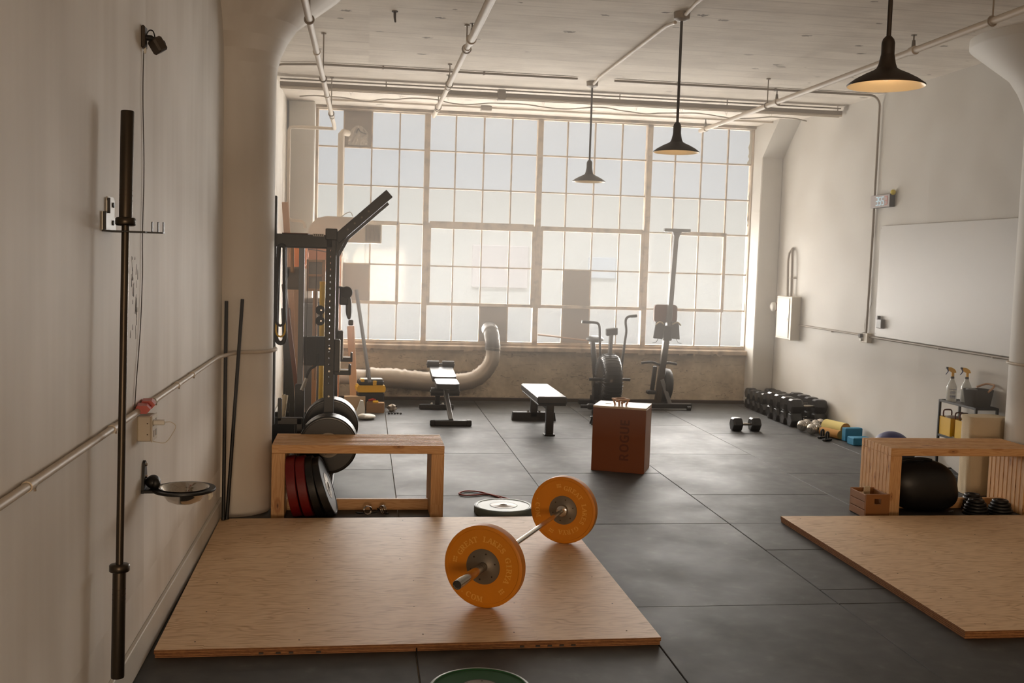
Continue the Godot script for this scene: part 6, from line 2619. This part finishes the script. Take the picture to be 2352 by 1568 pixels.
# ---------------------------------------------------------------- things round the right bench
func build_right_corner() -> void:
	# slatted crate
	var o := thing("wooden_crate", "small brown slatted crate against the end of the right bench", "crate", V(3.985, 0, -7.66), 0.0)
	var g: G
	var w := 0.20
	var d := 0.27
	var h := 0.19
	for s in [-1.0, 1.0]:
		for k in 3:
			g = G.new()
			g.uo = Vector2(rng.randf(), rng.randf())
			g.box(V((w / 2 - 0.006) * s, 0.031 + 0.062 * k, 0), V(0.012, 0.056, d - 0.026), 0.002)
			part("slat", g, M.crate_wood, o)
	# the two ends are boards with hand slots
	for s in [-1.0, 1.0]:
		g = G.new()
		for q in [[0, 0.055, w - 0.004, 0.11], [0, 0.172, w - 0.004, 0.034], [-0.063, 0.133, 0.07, 0.046], [0.063, 0.133, 0.07, 0.046]]:
			g.box(V(q[0], q[1], (d / 2 - 0.007) * s), V(q[2], q[3], 0.014), 0.0)
		part("end_board", g, M.crate_wood, o)
	g = G.new()
	g.box(V(0, 0.008, 0), V(w - 0.026, 0.01, d - 0.03), 0.001)
	part("bottom", g, M.crate_wood, o)
	g = G.new()
	g.box(V(0.0, 0.115, -0.05), V(0.05, 0.20, 0.012), 0.002)
	solo_at("paper_slip", g, M.canvas, "pale slip of card standing inside the wooden crate", "card", V(3.985, 0.0, -7.66))
	# big soft black bag
	o = thing("gym_bag", "big soft black bag bulging under the right bench", "bag", V(4.505, 0, -7.83))
	g = G.new()
	g.sheet(48, 24, func(u: float, t: float):
		var la: float = PI * (t - 0.5)
		var c: float = signf(cos(la)) * pow(absf(cos(la)), 0.55)
		var sn: float = signf(sin(la)) * pow(absf(sin(la)), 0.8)
		var lo: float = -TAU * u
		var cx: float = signf(cos(lo)) * pow(absf(cos(lo)), 0.8)
		var cz: float = signf(sin(lo)) * pow(absf(sin(lo)), 0.8)
		var y: float = 0.205 + 0.205 * sn
		var squash: float = 1.0 - 0.22 * maxf(0.0, sn) * maxf(0.0, sn)
		return V((0.295 * cx * c + 0.03 * sin(y * 20.0) * c * 0.2) * squash - 0.03 * sn, y, 0.19 * cz * c * squash))
	part("body", g, M.black_rubber, o)
	g = G.new()
	g.tube(soft([V(-0.26, 0.38, 0.03), V(-0.16, 0.415, 0.05), V(-0.05, 0.425, 0.05), V(0.06, 0.41, 0.04)], 5), 0.012, 8)
	part("drawstring_hem", g, M.black_plastic, o)
	g = G.new()
	g.tube(soft([V(0.16, 0.02, 0.17), V(0.18, 0.03, 0.19), V(0.20, 0.02, 0.17)], 5), 0.006, 6)
	part("buckle", g, M.grey_metal, o)
	# small stacked black plates
	var first: Node3D
	for q in [[4.895, -7.66, "left"], [5.095, -7.645, "right"], [4.985, -7.86, "rear"]]:
		for k in 5:
			var r: float = [0.100, 0.094, 0.086, 0.076, 0.062][k]
			var p := thing("change_plate", "%s black change plate in the %s stack under the right bench" % [["bottom", "second", "third", "fourth", "topmost"][k], q[2]], "weight plate", V(q[0] + 0.004 * (k % 2), 0.024 * k, q[1]), 0.6 * k, "small plates under the right bench")
			g = G.new()
			g.lathe([Vector2(0.0255, 0.002), Vector2(r - 0.004, 0.0), Vector2(r, 0.005), Vector2(r, 0.017), Vector2(r - 0.005, 0.0235), Vector2(r - 0.014, 0.0235), Vector2(r - 0.02, 0.019), Vector2(0.034, 0.019), Vector2(0.031, 0.0235), Vector2(0.0255, 0.0235), Vector2(0.0255, 0.002)], 36, 0.5)
			part("disc", g, M.black_rubber, p)

	# black metal shelf against the wall
	var x0 := 5.39
	var x1 := 5.615
	var z0 := -8.53
	var z1 := -9.14
	var top := 0.735
	o = thing("shelf_unit", "narrow black metal shelf unit standing against the right wall", "shelf", V((x0 + x1) / 2, 0, (z0 + z1) / 2))
	var hx := (x1 - x0) / 2
	var hz := (z0 - z1) / 2
	for sx in [-1.0, 1.0]:
		for sz in [-1.0, 1.0]:
			g = G.new()
			g.box(V(sx * (hx - 0.011), top / 2, sz * (hz - 0.011)), V(0.022, top, 0.022), 0.003)
			part("leg", g, M.black_metal, o)
	for y in [0.08, 0.41, top]:
		g = G.new()
		g.box(V(0, y - 0.010, 0), V(hx * 2 - 0.005, 0.008, hz * 2 - 0.005), 0.001)
		part("shelf_plate", g, M.black_metal, o)
		for sx in [-1.0, 1.0]:
			g = G.new()
			g.box(V(sx * (hx - 0.008), y - 0.009, 0), V(0.016, 0.022, hz * 2 - 0.04), 0.002)
			part("rail", g, M.black_metal, o)
		for sz in [-1.0, 1.0]:
			g = G.new()
			g.box(V(0, y - 0.009, sz * (hz - 0.008)), V(hx * 2 - 0.04, 0.022, 0.016), 0.002)
			part("rail", g, M.black_metal, o)
	# spray bottles
	for q in [[5.445, -9.02, "spray bottle on the shelf, standing clear of the basket"], [5.572, -8.99, "spray bottle on the shelf, half hidden by the dark basket"]]:
		o = thing("spray_bottle", "yellow-headed " + q[2], "spray bottle", V(q[0], top - 0.005, q[1]), -0.25, "spray bottles on the shelf")
		g = G.new()
		g.lathe([Vector2(0.0, 0.0), Vector2(0.042, 0.0), Vector2(0.046, 0.006), Vector2(0.046, 0.135), Vector2(0.040, 0.155), Vector2(0.026, 0.185), Vector2(0.018, 0.205), Vector2(0.015, 0.222)], 32, 0.5)
		part("bottle", g, M.bottle_plastic, o)
		g = G.new()
		for k in [[0.118, 0.075, 0.004], [0.10, 0.05, 0.003], [0.088, 0.06, 0.003], [0.076, 0.055, 0.003], [0.052, 0.055, 0.010], [0.036, 0.045, 0.003]]:
			var wa: float = k[1] / 0.047 / 2.0
			for j in 6:
				var u0 := -PI / 2 - wa + 2 * wa * j / 6.0 + PI
				var u1 := u0 + 2 * wa / 6.0 * 0.7
				g.quad(V(0.0468 * cos(u0), k[0] - k[2], -0.0468 * sin(u0)) * V(1, 1, -1), V(0.0468 * cos(u1), k[0] - k[2], -0.0468 * sin(u1)) * V(1, 1, -1), V(0.0468 * cos(u1), k[0] + k[2], -0.0468 * sin(u1)) * V(1, 1, -1), V(0.0468 * cos(u0), k[0] + k[2], -0.0468 * sin(u0)) * V(1, 1, -1))
		part("label_print", g, M.bottle_blue, o)
		g = G.new()
		g.cyl(V(0, 0.215, 0), V(0, 0.234, 0), 0.018, 0.016, 18)
		part("collar", g, M.black_plastic, o)
		g = G.new()
		g.cyl(V(0.002, 0.234, 0), V(0.002, 0.285, 0), 0.013, 0.012, 14)
		g.prism(PackedVector2Array([Vector2(0.03, 0.272), Vector2(0.018, 0.300), Vector2(-0.012, 0.318), Vector2(-0.036, 0.320), Vector2(-0.044, 0.312), Vector2(-0.040, 0.292), Vector2(-0.018, 0.276), Vector2(0.0, 0.268)]), -0.014, 0.014)
		part("sprayer_head", g, M.toolbox_yellow, o)
		g = G.new()
		g.cyl(V(-0.040, 0.312, 0), V(-0.062, 0.314, 0), 0.008, 0.010, 12)
		part("nozzle", g, M.black_plastic, o)
		g = G.new()
		g.tube([V(-0.052, 0.308, 0), V(-0.040, 0.284, 0), V(-0.046, 0.272, 0), V(-0.062, 0.250, 0)], [0.005, 0.006, 0.005, 0.004], 8)
		part("trigger", g, M.bottle_blue, o)
	# dark felt basket with a wooden handle
	o = thing("felt_basket", "dark grey felt basket with pale wooden handles on top of the shelf", "basket", V(5.505, top - 0.005, -8.69), 0.10)
	g = G.new()
	g.sheet(48, 8, func(u: float, t: float):
		var a := TAU * u
		var rx := lerpf(0.092, 0.118, t) * (1.0 + 0.02 * sin(a * 5.0) * t)
		var rz := lerpf(0.085, 0.10, t)
		return V(rx * signf(cos(a)) * pow(absf(cos(a)), 0.55), 0.155 * t, -rz * signf(sin(a)) * pow(absf(sin(a)), 0.55)))
	g.sheet(48, 8, func(u: float, t: float):
		var a := -TAU * u
		var rx := lerpf(0.082, 0.110, t)
		var rz := lerpf(0.075, 0.092, t)
		return V(rx * signf(cos(a)) * pow(absf(cos(a)), 0.55), 0.006 + 0.149 * t, -rz * signf(sin(a)) * pow(absf(sin(a)), 0.55)))
	g.box(V(0, 0.004, 0), V(0.15, 0.006, 0.13), 0.0)
	g.box(V(0, 0.12, 0), V(0.19, 0.01, 0.15), 0.004)
	part("body", g, M.felt, o)
	g = G.new()
	g.tube(soft([V(0.02, 0.14, 0.10), V(0.06, 0.165, 0.095), V(0.115, 0.195, 0.06), V(0.125, 0.20, 0.0), V(0.115, 0.195, -0.06), V(0.05, 0.165, -0.09)], 5), 0.009, 10)
	part("handle", g, M.tan_wood, o)
	g = G.new()
	g.ball(V(-0.07, 0.155, 0.0), V(0.045, 0.012, 0.06), 18, 8)
	part("folded_cloth", g, M.grey_metal, o)
	# yellow tubs on the lower shelf
	for q in [[5.485, -9.03, 0.20, "yellow felt tub on the lower shelf, the farther one with a loop handle"], [5.50, -8.79, 0.18, "yellow felt tub on the lower shelf, half hidden by the canvas hamper"]]:
		o = thing("yellow_tub", q[3], "tub", V(q[0], 0.41, q[1]), 0.0, "yellow tubs on the shelf")
		g = G.new()
		var tw := 0.165
		var td: float = q[2]
		for k in [[0, 0.085, td / 2, tw, 0.17, 0.006], [0, 0.085, -td / 2, tw, 0.17, 0.006], [-tw / 2, 0.085, 0, 0.006, 0.17, td], [tw / 2, 0.085, 0, 0.006, 0.17, td], [0, 0.004, 0, tw, 0.006, td]]:
			g.box(V(k[0], k[1], k[2]), V(k[3], k[4], k[5]), 0.002)
		part("body", g, M.yellow, o)
		for s in [-1.0, 1.0]:
			g = G.new()
			g.tube(soft([V(-0.04, 0.165, td / 2 * s), V(-0.042, 0.20, td / 2 * s), V(-0.03, 0.225, td / 2 * s), V(0.03, 0.225, td / 2 * s), V(0.042, 0.20, td / 2 * s), V(0.04, 0.165, td / 2 * s)], 4), 0.007, 8)
			part("handle", g, M.brown_wood, o)
		g = G.new()
		g.ball(V(0, 0.165, 0), V(tw * 0.42, 0.02, td * 0.42), 20, 8)
		part("contents", g, M.pipe_dark, o)
	# grey panel on the bottom shelf
	g = G.new()
	g.at(V(5.43, 0.24, -8.80), V(0.25, 0, 0.0))
	g.box(V(0, 0, 0), V(0.02, 0.28, 0.36), 0.004)
	g.home()
	solo("folded_board", g, M.white_board, "light grey folded board leaning inside the bottom of the shelf unit", "board")
	# canvas hamper
	o = thing("canvas_hamper", "tall cream canvas hamper in front of the shelf, by the right column", "hamper", V(5.40, 0, -8.41))
	g = G.new()
	g.sheet(56, 16, func(u: float, t: float):
		var a := TAU * u
		var k := 1.0 + 0.025 * sin(a * 6.0) * (1.0 - 0.5 * t) + 0.012 * sin(a * 13.0 + t * 9.0) * (1.0 - t)
		return V(0.17 * k * signf(cos(a)) * pow(absf(cos(a)), 0.5), 0.665 * t, -0.115 * k * signf(sin(a)) * pow(absf(sin(a)), 0.5)))
	part("canvas_body", g, M.canvas, o)
	g = G.new()
	g.sheet(56, 2, func(u: float, t: float):
		var a := TAU * u
		var r := 1.0 - t
		return V(0.175 * r * signf(cos(a)) * pow(absf(cos(a)), 0.5), 0.685 + 0.012 * t, -0.120 * r * signf(sin(a)) * pow(absf(sin(a)), 0.5)))
	g.sheet(56, 1, func(u: float, t: float):
		var a := TAU * u
		return V(0.175 * signf(cos(a)) * pow(absf(cos(a)), 0.5), 0.655 + 0.03 * t, -0.120 * signf(sin(a)) * pow(absf(sin(a)), 0.5)))
	part("lid", g, M.canvas, o)
	g = G.new()
	g.box(V(0, 0.004, 0), V(0.30, 0.008, 0.2), 0.002)
	part("base", g, M.canvas_shade, o)
